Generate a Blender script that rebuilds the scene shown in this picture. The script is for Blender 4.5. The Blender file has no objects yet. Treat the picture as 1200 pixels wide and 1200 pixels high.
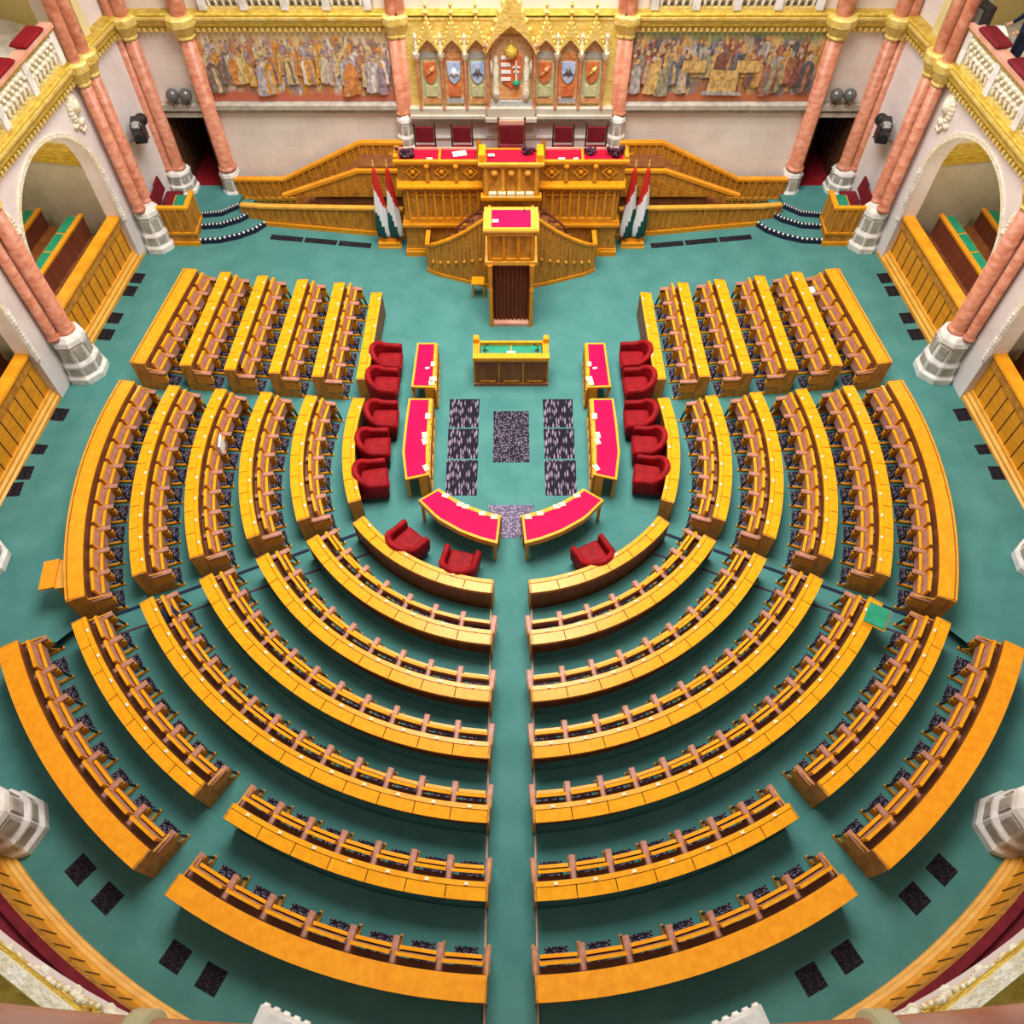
import bpy, bmesh, math, random
from mathutils import Vector, Matrix
random.seed(4)
PI = math.pi
S = bpy.context.scene
C = S.collection

# ------------------------------------------------------------------ camera, light, exposure
cam = bpy.data.cameras.new('camera'); co = bpy.data.objects.new('camera', cam); C.objects.link(co)
co.location = (0, 0, 15.5); co.rotation_euler = (math.radians(90 - 56.85), 0, 0)
cam.sensor_width = 36; cam.lens = 986 / 1200 * 36; cam.shift_x = 1 / 1200
cam.clip_start = 0.05; cam.clip_end = 200
S.camera = co
w = bpy.data.worlds.new('world'); S.world = w; w.use_nodes = True
w.node_tree.nodes['Background'].inputs[0].default_value = (1.0, 0.97, 0.93, 1)
w.node_tree.nodes['Background'].inputs[1].default_value = 0.32
def area(name, loc, size, sy, power, col=(1, .96, .9), rot=(0, 0, 0)):
    l = bpy.data.lights.new(name, 'AREA'); l.shape = 'RECTANGLE'; l.size = size; l.size_y = sy; l.energy = power; l.color = col
    o = bpy.data.objects.new(name, l); C.objects.link(o); o.location = loc; o.rotation_euler = rot
    return o
sk = area('skylight', (0, 13.8, 18.6), 9, 9, 3200); sk.data.spread = math.radians(130)
area('front_window', (0, 23.5, 15.0), 9, 3, 600, (1, .97, .93), (math.radians(-50), 0, 0))
S.view_settings.view_transform = 'Standard'; S.view_settings.look = 'None'
S.view_settings.exposure = 0.14; S.view_settings.gamma = 1.0
S.view_settings.use_curve_mapping = False

# ------------------------------------------------------------------ materials
def mat(name, col, rough=.5, metal=0, col2=None, scale=(4, 4, 4), detail=4, spec=.3, bump=0, bscale=40, lo=.35, hi=.65, sheen=0):
    m = bpy.data.materials.new(name); m.use_nodes = True
    nt = m.node_tree; b = nt.nodes['Principled BSDF']
    b.inputs['Base Color'].default_value = (*col, 1); b.inputs['Roughness'].default_value = rough
    b.inputs['Metallic'].default_value = metal; b.inputs['Specular IOR Level'].default_value = spec
    if sheen: b.inputs['Sheen Weight'].default_value = sheen
    tc = nt.nodes.new('ShaderNodeTexCoord')
    if col2:
        mp = nt.nodes.new('ShaderNodeMapping'); mp.inputs['Scale'].default_value = scale
        n = nt.nodes.new('ShaderNodeTexNoise'); n.inputs['Scale'].default_value = 1; n.inputs['Detail'].default_value = detail
        r = nt.nodes.new('ShaderNodeValToRGB')
        r.color_ramp.elements[0].position = lo; r.color_ramp.elements[1].position = hi
        r.color_ramp.elements[0].color = (*col, 1); r.color_ramp.elements[1].color = (*col2, 1)
        nt.links.new(tc.outputs['Object'], mp.inputs[0]); nt.links.new(mp.outputs[0], n.inputs['Vector'])
        nt.links.new(n.outputs[0], r.inputs[0]); nt.links.new(r.outputs[0], b.inputs['Base Color'])
    if bump:
        n2 = nt.nodes.new('ShaderNodeTexNoise'); n2.inputs['Scale'].default_value = bscale; n2.inputs['Detail'].default_value = 3
        bp = nt.nodes.new('ShaderNodeBump'); bp.inputs['Strength'].default_value = bump; bp.inputs['Distance'].default_value = .05
        nt.links.new(tc.outputs['Object'], n2.inputs['Vector']); nt.links.new(n2.outputs[0], bp.inputs['Height'])
        nt.links.new(bp.outputs[0], b.inputs['Normal'])
    return m
M = {}
M['carpet'] = mat('carpet', (.060, .195, .182), .95, col2=(.078, .232, .215), scale=(1.5, 1.5, 1.5), detail=8, spec=.1, bump=.15, bscale=120)
M['gold_wood'] = mat('golden_oak', (.62, .23, .010), .38, col2=(.74, .31, .016), scale=(3, 3, 12), detail=6, spec=.22)
M['lid_wood'] = mat('desk_lid_oak', (.76, .29, .006), .26, col2=(.84, .36, .010), scale=(9, 9, 5), detail=8, spec=.25)
M['slab_wood'] = mat('orange_oak', (.76, .26, .008), .32, col2=(.84, .33, .012), scale=(9, 9, 4), detail=8, spec=.25)
M['oak'] = mat('carved_oak', (.38, .145, .016), .42, col2=(.58, .26, .03), scale=(9, 9, 3), detail=8, spec=.25, bump=.45, bscale=14)
M['oak_mid'] = mat('oak_relief', (.48, .20, .02), .42, col2=(.66, .30, .03), scale=(9, 9, 4), detail=8, spec=.25, bump=.4, bscale=20)
M['oak_light'] = mat('light_oak', (.66, .31, .035), .38, col2=(.78, .40, .06), scale=(4, 4, 4), spec=.35)
M['brown_wood'] = mat('brown_wood', (.17, .055, .018), .5, col2=(.24, .085, .025), scale=(6, 6, 2), spec=.3)
M['red_brown'] = mat('red_brown_wood', (.14, .035, .018), .45, col2=(.20, .055, .025), scale=(20, 20, 1), spec=.3)
M['dark_wood'] = mat('dark_walnut', (.055, .022, .010), .5, col2=(.10, .04, .018), scale=(20, 20, 2), spec=.3)
M['leather'] = mat('tan_leather', (.36, .15, .10), .45, col2=(.48, .23, .16), scale=(6, 6, 6), spec=.4)
M['red_velvet'] = mat('red_velvet', (.19, .003, .006), .65, col2=(.30, .006, .010), scale=(5, 5, 5), spec=.15, bump=.15, bscale=10)
M['dark_red'] = mat('dark_red_velvet', (.13, .008, .014), .7, col2=(.19, .012, .02), scale=(5, 5, 5), spec=.2)
M['red_leather'] = mat('crimson_leather', (.64, .001, .056), .6, col2=(.70, .002, .070), scale=(4, 4, 4), spec=.08)
M['rostrum_red'] = mat('rostrum_red_leather', (.38, .004, .026), .6, col2=(.46, .006, .034), scale=(4, 4, 4), spec=.1)
M['red_carpet'] = mat('red_carpet', (.20, .008, .014), .9, col2=(.25, .012, .018), scale=(8, 8, 8), spec=.1)
M['green_leather'] = mat('green_leather', (.012, .22, .12), .45, col2=(.018, .27, .15), scale=(4, 4, 4), spec=.3)
M['gold'] = mat('gilding', (.72, .50, .09), .42, .25, col2=(.86, .70, .24), scale=(7, 7, 7), spec=.5, bump=.5, bscale=25)
M['gold_deep'] = mat('deep_gilding', (.50, .32, .03), .4, .3, col2=(.72, .52, .08), scale=(6, 6, 20), spec=.5, bump=.6, bscale=30)
M['cream'] = mat('cream_carving', (.70, .62, .42), .6, col2=(.86, .82, .70), scale=(9, 9, 9), bump=.6, bscale=22)
M['cream_ring'] = mat('cream_ring', (.92, .84, .45), .4, col2=(.95, .9, .6), scale=(5, 5, 5))
M['pink'] = mat('pink_marble', (.44, .13, .065), .38, col2=(.66, .30, .19), scale=(5, 5, 8), detail=10, spec=.35, lo=.3, hi=.7)
M['pink_soft'] = mat('pink_band', (.62, .27, .18), .45, col2=(.72, .40, .30), scale=(3, 3, 3), detail=8)
M['red_marble'] = mat('red_marble', (.66, .24, .16), .3, col2=(.84, .46, .36), scale=(6, 6, 6), detail=10, spec=.5)
M['white_stone'] = mat('white_stone', (.62, .58, .54), .6, col2=(.86, .83, .79), scale=(4, 4, 4), bump=.2)
M['grey_stone'] = mat('grey_stone', (.36, .31, .26), .6, col2=(.50, .45, .38), scale=(5, 5, 5))
M['olive'] = mat('olive_plaster', (.21, .23, .07), .8, col2=(.36, .38, .15), scale=(1.2, 1.2, 1.2), detail=6)
M['gallery_wall'] = mat('gallery_plaster', (.62, .50, .20), .8, col2=(.74, .63, .34), scale=(.6, .6, .6))
M['lodge_stone'] = mat('lodge_stone', (.50, .44, .34), .7, col2=(.58, .52, .42), scale=(2, 2, 2))
M['black'] = mat('black_metal', (.012, .012, .014), .4, spec=.5)
M['dark_grey'] = mat('dark_grey_glass', (.10, .10, .095), .25, spec=.7)
M['grey'] = mat('grey_metal', (.30, .30, .30), .4)
M['paper'] = mat('paper', (.82, .80, .76), .7)
M['cream_paper'] = mat('cream_paper', (.80, .70, .42), .7)
M['cream_paper2'] = mat('ivory_unit', (.80, .70, .50), .5)
M['navy'] = mat('navy_cloth', (.012, .016, .045), .9)
M['plum'] = mat('plum_cloth', (.07, .03, .05), .9)
M['violet'] = mat('dark_flowers', (.02, .010, .03), .8, col2=(.10, .03, .06), scale=(30, 30, 30))
M['flag_red'] = mat('flag_red', (.55, .02, .012), .8)
M['flag_white'] = mat('flag_white', (.80, .79, .82), .8)
M['flag_green'] = mat('flag_green', (.006, .075, .065), .8)
M['skin'] = mat('skin', (.55, .30, .20), .6)
M['shield_red'] = mat('shield_red', (.55, .11, .03), .5, col2=(.65, .22, .08), scale=(9, 9, 9))
M['shield_blue'] = mat('shield_blue', (.30, .42, .72), .5, col2=(.55, .64, .82), scale=(9, 9, 9))
M['mosaic_orange'] = mat('mosaic_orange', (.62, .20, .05), .6, col2=(.70, .42, .20), scale=(12, 12, 12))
M['mosaic_green'] = mat('mosaic_green', (.40, .45, .20), .6, col2=(.66, .58, .36), scale=(14, 14, 14))
M['mosaic_sand'] = mat('mosaic_sand', (.62, .36, .16), .6, col2=(.74, .55, .34), scale=(14, 14, 14))
M['slate'] = mat('slate_panel', (.34, .36, .35), .5, col2=(.48, .48, .45), scale=(10, 10, 10))
M['bronze'] = mat('bronze', (.10, .07, .03), .4, .4)

def brick(name, c1, c2, mort, sx, sy, rot=None):
    m = mat(name, c1, .7); nt = m.node_tree; b = nt.nodes['Principled BSDF']
    tc = nt.nodes.new('ShaderNodeTexCoord'); sp = nt.nodes.new('ShaderNodeSeparateXYZ'); ad = nt.nodes.new('ShaderNodeMath'); ad.operation = 'ADD'
    cb = nt.nodes.new('ShaderNodeCombineXYZ'); br = nt.nodes.new('ShaderNodeTexBrick')
    nt.links.new(tc.outputs['Object'], sp.inputs[0]); nt.links.new(sp.outputs[0], ad.inputs[0]); nt.links.new(sp.outputs[1], ad.inputs[1])
    nt.links.new(ad.outputs[0], cb.inputs[0]); nt.links.new(sp.outputs[2], cb.inputs[1]); nt.links.new(cb.outputs[0], br.inputs['Vector'])
    br.inputs['Color1'].default_value = (*c1, 1); br.inputs['Color2'].default_value = (*c2, 1); br.inputs['Mortar'].default_value = (*mort, 1)
    br.inputs['Scale'].default_value = 1; br.inputs['Mortar Size'].default_value = .006
    br.inputs['Brick Width'].default_value = sx; br.inputs['Row Height'].default_value = sy
    n = nt.nodes.new('ShaderNodeTexNoise'); n.inputs['Scale'].default_value = 1.5; n.inputs['Detail'].default_value = 8
    mx = nt.nodes.new('ShaderNodeMix'); mx.data_type = 'RGBA'; mx.blend_type = 'MULTIPLY'; mx.inputs[0].default_value = .55
    rr = nt.nodes.new('ShaderNodeValToRGB'); rr.color_ramp.elements[0].color = (.82, .78, .77, 1); rr.color_ramp.elements[1].color = (1, 1, 1, 1)
    rr.color_ramp.elements[0].position = .3; rr.color_ramp.elements[1].position = .6
    nt.links.new(tc.outputs['Object'], n.inputs['Vector']); nt.links.new(n.outputs[0], rr.inputs[0])
    nt.links.new(br.outputs[0], mx.inputs[6]); nt.links.new(rr.outputs[0], mx.inputs[7]); nt.links.new(mx.outputs[2], b.inputs['Base Color'])
    return m
M['wall'] = brick('wall_stone', (.78, .70, .63), (.84, .76, .69), (.70, .62, .56), 1.3, .42)
M['wall_pink'] = brick('pale_marble_wall', (.72, .65, .64), (.76, .69, .68), (.68, .61, .60), 1.6, .8)

def grille_mat(name, dark, light, scx, scy, thr=.0):
    m = mat(name, dark, .7, spec=.08); nt = m.node_tree; b = nt.nodes['Principled BSDF']
    tc = nt.nodes.new('ShaderNodeTexCoord'); mp = nt.nodes.new('ShaderNodeMapping'); mp.inputs['Scale'].default_value = (scx, scy, 0)
    v = nt.nodes.new('ShaderNodeTexVoronoi'); v.inputs['Scale'].default_value = 1; v.inputs['Randomness'].default_value = .55
    r = nt.nodes.new('ShaderNodeValToRGB'); r.color_ramp.elements[0].color = (*light, 1); r.color_ramp.elements[1].color = (*dark, 1)
    r.color_ramp.elements[0].position = .22 + thr; r.color_ramp.elements[1].position = .42 + thr
    nt.links.new(tc.outputs['Object'], mp.inputs[0]); nt.links.new(mp.outputs[0], v.inputs['Vector'])
    nt.links.new(v.outputs[0], r.inputs[0]); nt.links.new(r.outputs[0], b.inputs['Base Color'])
    return m
M['grille'] = grille_mat('pierced_grille', (.012, .010, .016), (.30, .24, .34), 26, 26, .02)
M['vent'] = grille_mat('cast_vent', (.010, .009, .013), (.12, .09, .11), 30, 30, -.08)
M['long_grille'] = grille_mat('slotted_grille', (.012, .010, .018), (.25, .19, .28), 20, 4, .05)
M['dot_grille'] = grille_mat('perforated_floor', (.10, .085, .14), (.42, .34, .48), 22, 22, .05)

def mural_mat(name, seed, sky, floor, cols):
    m = mat(name, (.5, .4, .3), .75); nt = m.node_tree; b = nt.nodes['Principled BSDF']
    tc = nt.nodes.new('ShaderNodeTexCoord'); L = nt.links.new
    mp = nt.nodes.new('ShaderNodeMapping'); mp.inputs['Scale'].default_value = (4.6, 1, 1.35); mp.inputs['Location'].default_value = (seed, 0, .3)
    nz = nt.nodes.new('ShaderNodeTexNoise'); nz.inputs['Scale'].default_value = 3.5; nz.inputs['Detail'].default_value = 8
    av = nt.nodes.new('ShaderNodeMix'); av.data_type = 'RGBA'; av.blend_type = 'LINEAR_LIGHT'; av.inputs[0].default_value = .38
    L(tc.outputs['Object'], mp.inputs[0]); L(mp.outputs[0], nz.inputs['Vector']); L(mp.outputs[0], av.inputs[6]); L(nz.outputs['Color'], av.inputs[7])
    v = nt.nodes.new('ShaderNodeTexVoronoi'); v.inputs['Scale'].default_value = 1.35; L(av.outputs[2], v.inputs['Vector'])
    sp = nt.nodes.new('ShaderNodeSeparateColor'); L(v.outputs['Color'], sp.inputs[0])
    r = nt.nodes.new('ShaderNodeValToRGB'); r.color_ramp.interpolation = 'CONSTANT'
    els = r.color_ramp.elements
    while len(els) < len(cols): els.new(.5)
    for i, c in enumerate(cols): els[i].position = i / len(cols); els[i].color = (*c, 1)
    L(sp.outputs[0], r.inputs[0])
    n2 = nt.nodes.new('ShaderNodeTexNoise'); n2.inputs['Scale'].default_value = 5; n2.inputs['Detail'].default_value = 8
    L(mp.outputs[0], n2.inputs['Vector'])
    mul = nt.nodes.new('ShaderNodeMix'); mul.data_type = 'RGBA'; mul.blend_type = 'OVERLAY'; mul.inputs[0].default_value = .95
    L(r.outputs[0], mul.inputs[6]); L(n2.outputs[0], mul.inputs[7])
    xyz = nt.nodes.new('ShaderNodeSeparateXYZ'); L(tc.outputs['Object'], xyz.inputs[0])
    n3 = nt.nodes.new('ShaderNodeTexNoise'); n3.inputs['Scale'].default_value = 2.2; n3.inputs['Detail'].default_value = 3; L(tc.outputs['Object'], n3.inputs['Vector'])
    ma = nt.nodes.new('ShaderNodeMath'); ma.operation = 'MULTIPLY_ADD'; ma.inputs[1].default_value = .55
    L(n3.outputs[0], ma.inputs[0]); L(xyz.outputs[2], ma.inputs[2])
    top = nt.nodes.new('ShaderNodeMapRange'); top.inputs[1].default_value = .88; top.inputs[2].default_value = 1.08; L(ma.outputs[0], top.inputs[0])
    bot = nt.nodes.new('ShaderNodeMapRange'); bot.inputs[1].default_value = -.46; bot.inputs[2].default_value = -.32; bot.inputs[3].default_value = 1; bot.inputs[4].default_value = 0; L(ma.outputs[0], bot.inputs[0])
    m1 = nt.nodes.new('ShaderNodeMix'); m1.data_type = 'RGBA'; L(top.outputs[0], m1.inputs[0]); L(mul.outputs[2], m1.inputs[6]); m1.inputs[7].default_value = (*sky, 1)
    m2 = nt.nodes.new('ShaderNodeMix'); m2.data_type = 'RGBA'; L(bot.outputs[0], m2.inputs[0]); L(m1.outputs[2], m2.inputs[6]); m2.inputs[7].default_value = (*floor, 1)
    L(m2.outputs[2], b.inputs['Base Color'])
    return m
M['mural_a'] = mural_mat('mural_ceremony', 3.1, (.62, .48, .26), (.50, .14, .08), [(.52, .20, .08), (.60, .45, .20), (.34, .24, .26), (.68, .60, .48), (.62, .28, .05), (.42, .22, .14), (.55, .40, .22), (.28, .18, .14)])
M['mural_b'] = mural_mat('mural_assembly', 9.4, (.26, .30, .13), (.46, .14, .06), [(.30, .12, .06), (.12, .10, .12), (.55, .32, .10), (.36, .16, .09), (.22, .20, .20), (.60, .40, .16), (.26, .10, .07), (.40, .34, .30)])

# ------------------------------------------------------------------ mesh helpers
class MB:
    def __init__(s): s.bm = bmesh.new()
    def poly(s, pts):
        try: return s.bm.faces.new([s.bm.verts.new(p) for p in pts])
        except ValueError: return None
    def hexa(s, a, b):          # two quads (lists of 4 points), joined
        A = [s.bm.verts.new(p) for p in a]; B = [s.bm.verts.new(p) for p in b]
        n = len(A)
        s.bm.faces.new(A[::-1]); s.bm.faces.new(B)
        for i in range(n): s.bm.faces.new((A[i], A[(i + 1) % n], B[(i + 1) % n], B[i]))
    def box(s, x0, x1, y0, y1, z0, z1, M4=None):
        a = [(x0, y0, z0), (x1, y0, z0), (x1, y1, z0), (x0, y1, z0)]; b = [(p[0], p[1], z1) for p in a]
        if M4 is not None: a = [M4 @ Vector(p) for p in a]; b = [M4 @ Vector(p) for p in b]
        s.hexa(a, b); return s
    def bevbox(s, x0, x1, y0, y1, z0, z1, r, M4=None):
        def ring(z, q): return [(x0 + q, y0 + r - 0 if False else y0, z)]
        k = r
        rings = [(z0, k), (z0 + k, 0), (z1 - k, 0), (z1, k)]
        prev = None
        for z, i in rings:
            pts = []
            for cx, cy, a0 in ((x1 - i - k, y1 - i - k, 0), (x0 + i + k, y1 - i - k, 90), (x0 + i + k, y0 + i + k, 180), (x1 - i - k, y0 + i + k, 270)):
                for t in (0, 45, 90):
                    a = math.radians(a0 + t); pts.append(Vector((cx + k * math.cos(a), cy + k * math.sin(a), z)))
            if M4 is not None: pts = [M4 @ p for p in pts]
            vs = [s.bm.verts.new(p) for p in pts]
            if prev is None: s.bm.faces.new(vs[::-1])
            else:
                for j in range(len(vs)): s.bm.faces.new((prev[j], prev[(j + 1) % len(vs)], vs[(j + 1) % len(vs)], vs[j]))
            prev = vs
        s.bm.faces.new(prev); return s
    def prism(s, pts, z0, z1):  # pts plan polygon
        s.hexa([(p[0], p[1], z0) for p in pts], [(p[0], p[1], z1) for p in pts]); return s
    def tube(s, path, r, n=8, r1=None):
        path = [Vector(p) for p in path]; prev = None
        for i, p in enumerate(path):
            t = (path[min(i + 1, len(path) - 1)] - path[max(i - 1, 0)]).normalized()
            up = Vector((0, 0, 1)) if abs(t.z) < .95 else Vector((1, 0, 0))
            u = t.cross(up).normalized(); v = t.cross(u)
            rr = r if r1 is None else r + (r1 - r) * i / (len(path) - 1)
            ring = [s.bm.verts.new(p + u * rr * math.cos(2 * PI * k / n) + v * rr * math.sin(2 * PI * k / n)) for k in range(n)]
            if prev:
                for k in range(n): s.bm.faces.new((prev[k], prev[(k + 1) % n], ring[(k + 1) % n], ring[k]))
            else: s.bm.faces.new(ring)
            prev = ring
        s.bm.faces.new(prev[::-1]); return s
    def lathe(s, prof, c=(0, 0, 0), n=16, rot=0, sx=1, sy=1):
        prev = None; first = None
        for r, z in prof:
            ring = [s.bm.verts.new((c[0] + sx * max(r, .001) * math.cos(2 * PI * k / n + rot), c[1] + sy * max(r, .001) * math.sin(2 * PI * k / n + rot), c[2] + z)) for k in range(n)]
            if prev:
                for k in range(n): s.bm.faces.new((prev[k], prev[(k + 1) % n], ring[(k + 1) % n], ring[k]))
            else: s.bm.faces.new(ring[::-1])
            prev = ring
        s.bm.faces.new(prev); return s
    def ball(s, c, r, n=10, sz=1):
        s.lathe([(r * math.sin(PI * i / 8), -r * sz * math.cos(PI * i / 8)) for i in range(9)], c, n); return s
    def sweep(s, pts, nrm, sec, close=True):   # pts 2D, nrm inward 2D, sec [(d,z)]
        prev = None; n = len(sec)
        for p, q in zip(pts, nrm):
            ring = [s.bm.verts.new((p[0] + q[0] * d, p[1] + q[1] * d, z)) for d, z in sec]
            if prev:
                for k in range(n): s.bm.faces.new((prev[k], prev[(k + 1) % n], ring[(k + 1) % n], ring[k]))
            elif close: s.bm.faces.new(ring[::-1])
            prev = ring
        if close: s.bm.faces.new(prev)
        return s
    def build(s, name, m, parent=None, loc=(0, 0, 0), rz=0, smooth=False):
        bm = s.bm
        bmesh.ops.recalc_face_normals(bm, faces=bm.faces[:])
        me = bpy.data.meshes.new(name); bm.to_mesh(me); bm.free()
        for mm in (m if isinstance(m, (list, tuple)) else [m]): me.materials.append(M[mm] if isinstance(mm, str) else mm)
        if smooth:
            for p in me.polygons: p.use_smooth = True
        o = bpy.data.objects.new(name, me); C.objects.link(o); o.location = loc; o.rotation_euler = (0, 0, rz)
        if parent is not None: o.parent = parent
        return o
def tag(o, label=None, cat=None, group=None, kind=None):
    if label: o['label'] = label
    if cat: o['category'] = cat
    if group: o['group'] = group
    if kind: o['kind'] = kind
    return o
def empty(name, loc=(0, 0, 0), rz=0):
    o = bpy.data.objects.new(name, None); C.objects.link(o); o.location = loc; o.rotation_euler = (0, 0, rz); o.empty_display_size = .1
    return o
def thing(name, label, cat, loc=(0, 0, 0), rz=0, group=None): return tag(empty(name, loc, rz), label, cat, group)
def share(name, me, parent, loc=(0, 0, 0), rz=0):
    o = bpy.data.objects.new(name, me); C.objects.link(o); o.parent = parent; o.location = loc; o.rotation_euler = (0, 0, rz); return o
def copytree(o, parent=None):
    c = o.copy(); C.objects.link(c)
    if parent is not None: c.parent = parent
    for ch in [x for x in o.children]: copytree(ch, c)
    return c
ORD = ['first', 'second', 'third', 'fourth', 'fifth', 'sixth', 'seventh', 'eighth', 'ninth', 'tenth', 'eleventh', 'twelfth', 'thirteenth', 'fourteenth']
def side(sx): return 'left' if sx < 0 else 'right'

# ------------------------------------------------------------------ plan of the hall (left half, x < 0; sx = -1 keeps it, sx = 1 mirrors it)
TOP = lambda i: .775 + .0775 * i
FL = lambda i: .06 * i
UP = {5: ((-8.23, 16.68), (-8.79, 13.52)), 4: ((-7.32, 16.63), (-7.68, 13.50)), 3: ((-6.40, 16.58), (-6.66, 13.43)), 2: ((-5.40, 16.53), (-5.64, 13.40)), 1: ((-4.48, 16.50), (-4.64, 13.36)), 0: ((-3.53, 16.22), (-3.62, 13.35))}
LOW = {5: (.69, 10.79, 9.81, 167.3, 200.5), 4: (.89, 11.06, 8.86, 168.3, 200.6), 3: (.65, 11.16, 7.57, 167.3, 201.5), 2: (.57, 11.37, 6.44, 167.2, 202.6), 1: (1.55, 11.54, 6.37, 169.0, 199.9), 0: (1.99, 11.68, 5.72, 169.2, 198.4)}
BOT = {0: (11.83, 4.12, 37.3), 1: (11.53, 4.95, 32.8), 2: (11.30, 5.87, 29.8), 3: (11.45, 7.07, 30.4), 4: (11.57, 8.28, 30.9), 5: (11.60, 9.51, 29.9), 6: (11.41, 10.70, 28.5)}
AISLE = .40
def up_curve(i, n=2):
    a, b = UP[i]; return [(a[0] + (b[0] - a[0]) * t / (n - 1), a[1] + (b[1] - a[1]) * t / (n - 1)) for t in range(n)]
def low_curve(i, n=17):
    cx, cy, R, a0, a1 = LOW[i]
    return [(cx + R * math.cos(math.radians(a0 + (a1 - a0) * t / (n - 1))), cy + R * math.sin(math.radians(a0 + (a1 - a0) * t / (n - 1)))) for t in range(n)]
def bot_end(i):
    cy, R, _ = BOT[i]; return 90 - math.degrees(math.asin(AISLE / R))
def bot_curve(i, a0=None, a1=None, n=41):
    cy, R, s0 = BOT[i]; a0 = s0 if a0 is None else a0; a1 = bot_end(i) if a1 is None else a1
    return [(-R * math.cos(math.radians(a0 + (a1 - a0) * t / (n - 1))), cy - R * math.sin(math.radians(a0 + (a1 - a0) * t / (n - 1)))) for t in range(n)]
def resample(c, n):
    L = [0]
    for a, b in zip(c, c[1:]): L.append(L[-1] + math.dist(a, b))
    out = []
    j = 0
    for k in range(n):
        s = L[-1] * k / (n - 1)
        while j < len(c) - 2 and L[j + 1] < s: j += 1
        t = (s - L[j]) / max(L[j + 1] - L[j], 1e-9)
        out.append((c[j][0] + (c[j + 1][0] - c[j][0]) * t, c[j][1] + (c[j + 1][1] - c[j][1]) * t))
    return out, L[-1]
def normals(c, sx):
    out = []
    for k in range(len(c)):
        a = c[max(k - 1, 0)]; b = c[min(k + 1, len(c) - 1)]
        d = Vector((b[0] - a[0], b[1] - a[1])).normalized()
        out.append((-d.y, d.x) if sx < 0 else (d.y, -d.x))
    return out
mir = lambda c, sx: [(p[0] * -sx, p[1]) for p in c]   # sx=-1: as is

# wall columns (left)
COL3 = (-7.92, 21.0); COL2 = (-9.45, 21.0); COL1 = (-9.85, 19.0); COL0 = (-10.62, 14.35); COLM = (-11.25, 8.75); COLB = (-8.65, 3.15); COLE = (-2.75, -.2)
YB = 21.0
def pz(y): # perimeter floor height
    t = min(max((13 - y) / 8, 0), 1); return .36 * t * t * (3 - 2 * t)

# ------------------------------------------------------------------ floor
def comp(i, sx):     # composite tier boundary
    lo = max(min(i, 5), 0)
    c = resample(up_curve(lo), 8)[0] + resample(low_curve(lo), 17)[0] + resample(bot_curve(i), 41)[0]
    return mir(c, sx)
f = MB()
f.prism([(-15, -3), (15, -3), (15, 24), (-15, 24)], -.3, 0)
for sx in (-1, 1):
    for i in range(1, 7):
        a, b = comp(i - 1, sx), comp(i, sx)
        st = 0
        if i == 6: st = 25; a, b = a[st:], b[st:]
        z = FL(i)
        lo = [(p[0], p[1]) for p in a]; hi = [(p[0], p[1]) for p in b]
        n = len(a)
        VT = [[f.bm.verts.new((p[0], p[1], zz)) for p in c] for c, zz in ((a, z), (b, z), (a, -.01), (b, -.01))]
        for k in range(n - 1):
            f.bm.faces.new((VT[0][k], VT[0][k + 1], VT[1][k + 1], VT[1][k]))
            f.bm.faces.new((VT[0][k], VT[0][k + 1], VT[2][k + 1], VT[2][k]))
            f.bm.faces.new((VT[1][k], VT[1][k + 1], VT[3][k + 1], VT[3][k]))
        for k in (0, n - 1): f.bm.faces.new((VT[0][k], VT[1][k], VT[3][k], VT[2][k]))
    # perimeter strip, rising gently to the rear
    a = comp(5, sx)[:25] + comp(6, sx)[25:]
    b = []
    for p in a:
        d = Vector((p[0], p[1] - 11.0)); d.normalize(); b.append((p[0] + d.x * 4.2, p[1] + d.y * 4.2))
    A = [f.bm.verts.new((p[0], p[1], pz(p[1]) + .002)) for p in a]; B = [f.bm.verts.new((p[0], p[1], pz(q[1]) + .002)) for p, q in zip(b, a)]
    for k in range(len(a) - 1): f.bm.faces.new((A[k], A[k + 1], B[k + 1], B[k]))
# aisle ramp
V = [(-.40, 8.45, 0.0), (.40, 8.45, 0.0), (.40, .72, .365), (-.40, .72, .365)]
f.hexa([(p[0], p[1], -.02) for p in V], V)
f.hexa([(-.40, .72, -.02), (.40, .72, -.02), (.40, -3, -.02), (-.40, -3, -.02)], [(-.40, .72, .365), (.40, .72, .365), (.40, -3, .365), (-.40, -3, .365)])
# landings and curved carpeted steps by the doors
def arcstep(sx, pts, z):
    f.prism(mir(pts, sx), -.02, z)
for sx in (-1, 1):
    arcstep(sx, [(-8.63, 19.02), (-8.1, 19.05), (-7.55, 19.25), (-7.15, 19.5), (-6.92, 19.78), (-6.95, 20.9), (-8.63, 20.9)], .15)
    arcstep(sx, [(-8.62, 19.45), (-8.1, 19.5), (-7.6, 19.75), (-7.32, 20.03), (-7.32, 20.9), (-8.62, 20.9)], .30)
    arcstep(sx, [(-8.66, 19.76), (-8.1, 19.83), (-7.66, 20.17), (-7.6, 20.9), (-8.2, 20.99), (-9.3, 20.99), (-9.3, 20.0), (-9.9, 20.0), (-9.7, 19.06), (-8.66, 19.06)], .45)
tag(f.build('floor', 'carpet'), kind='structure')

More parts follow.
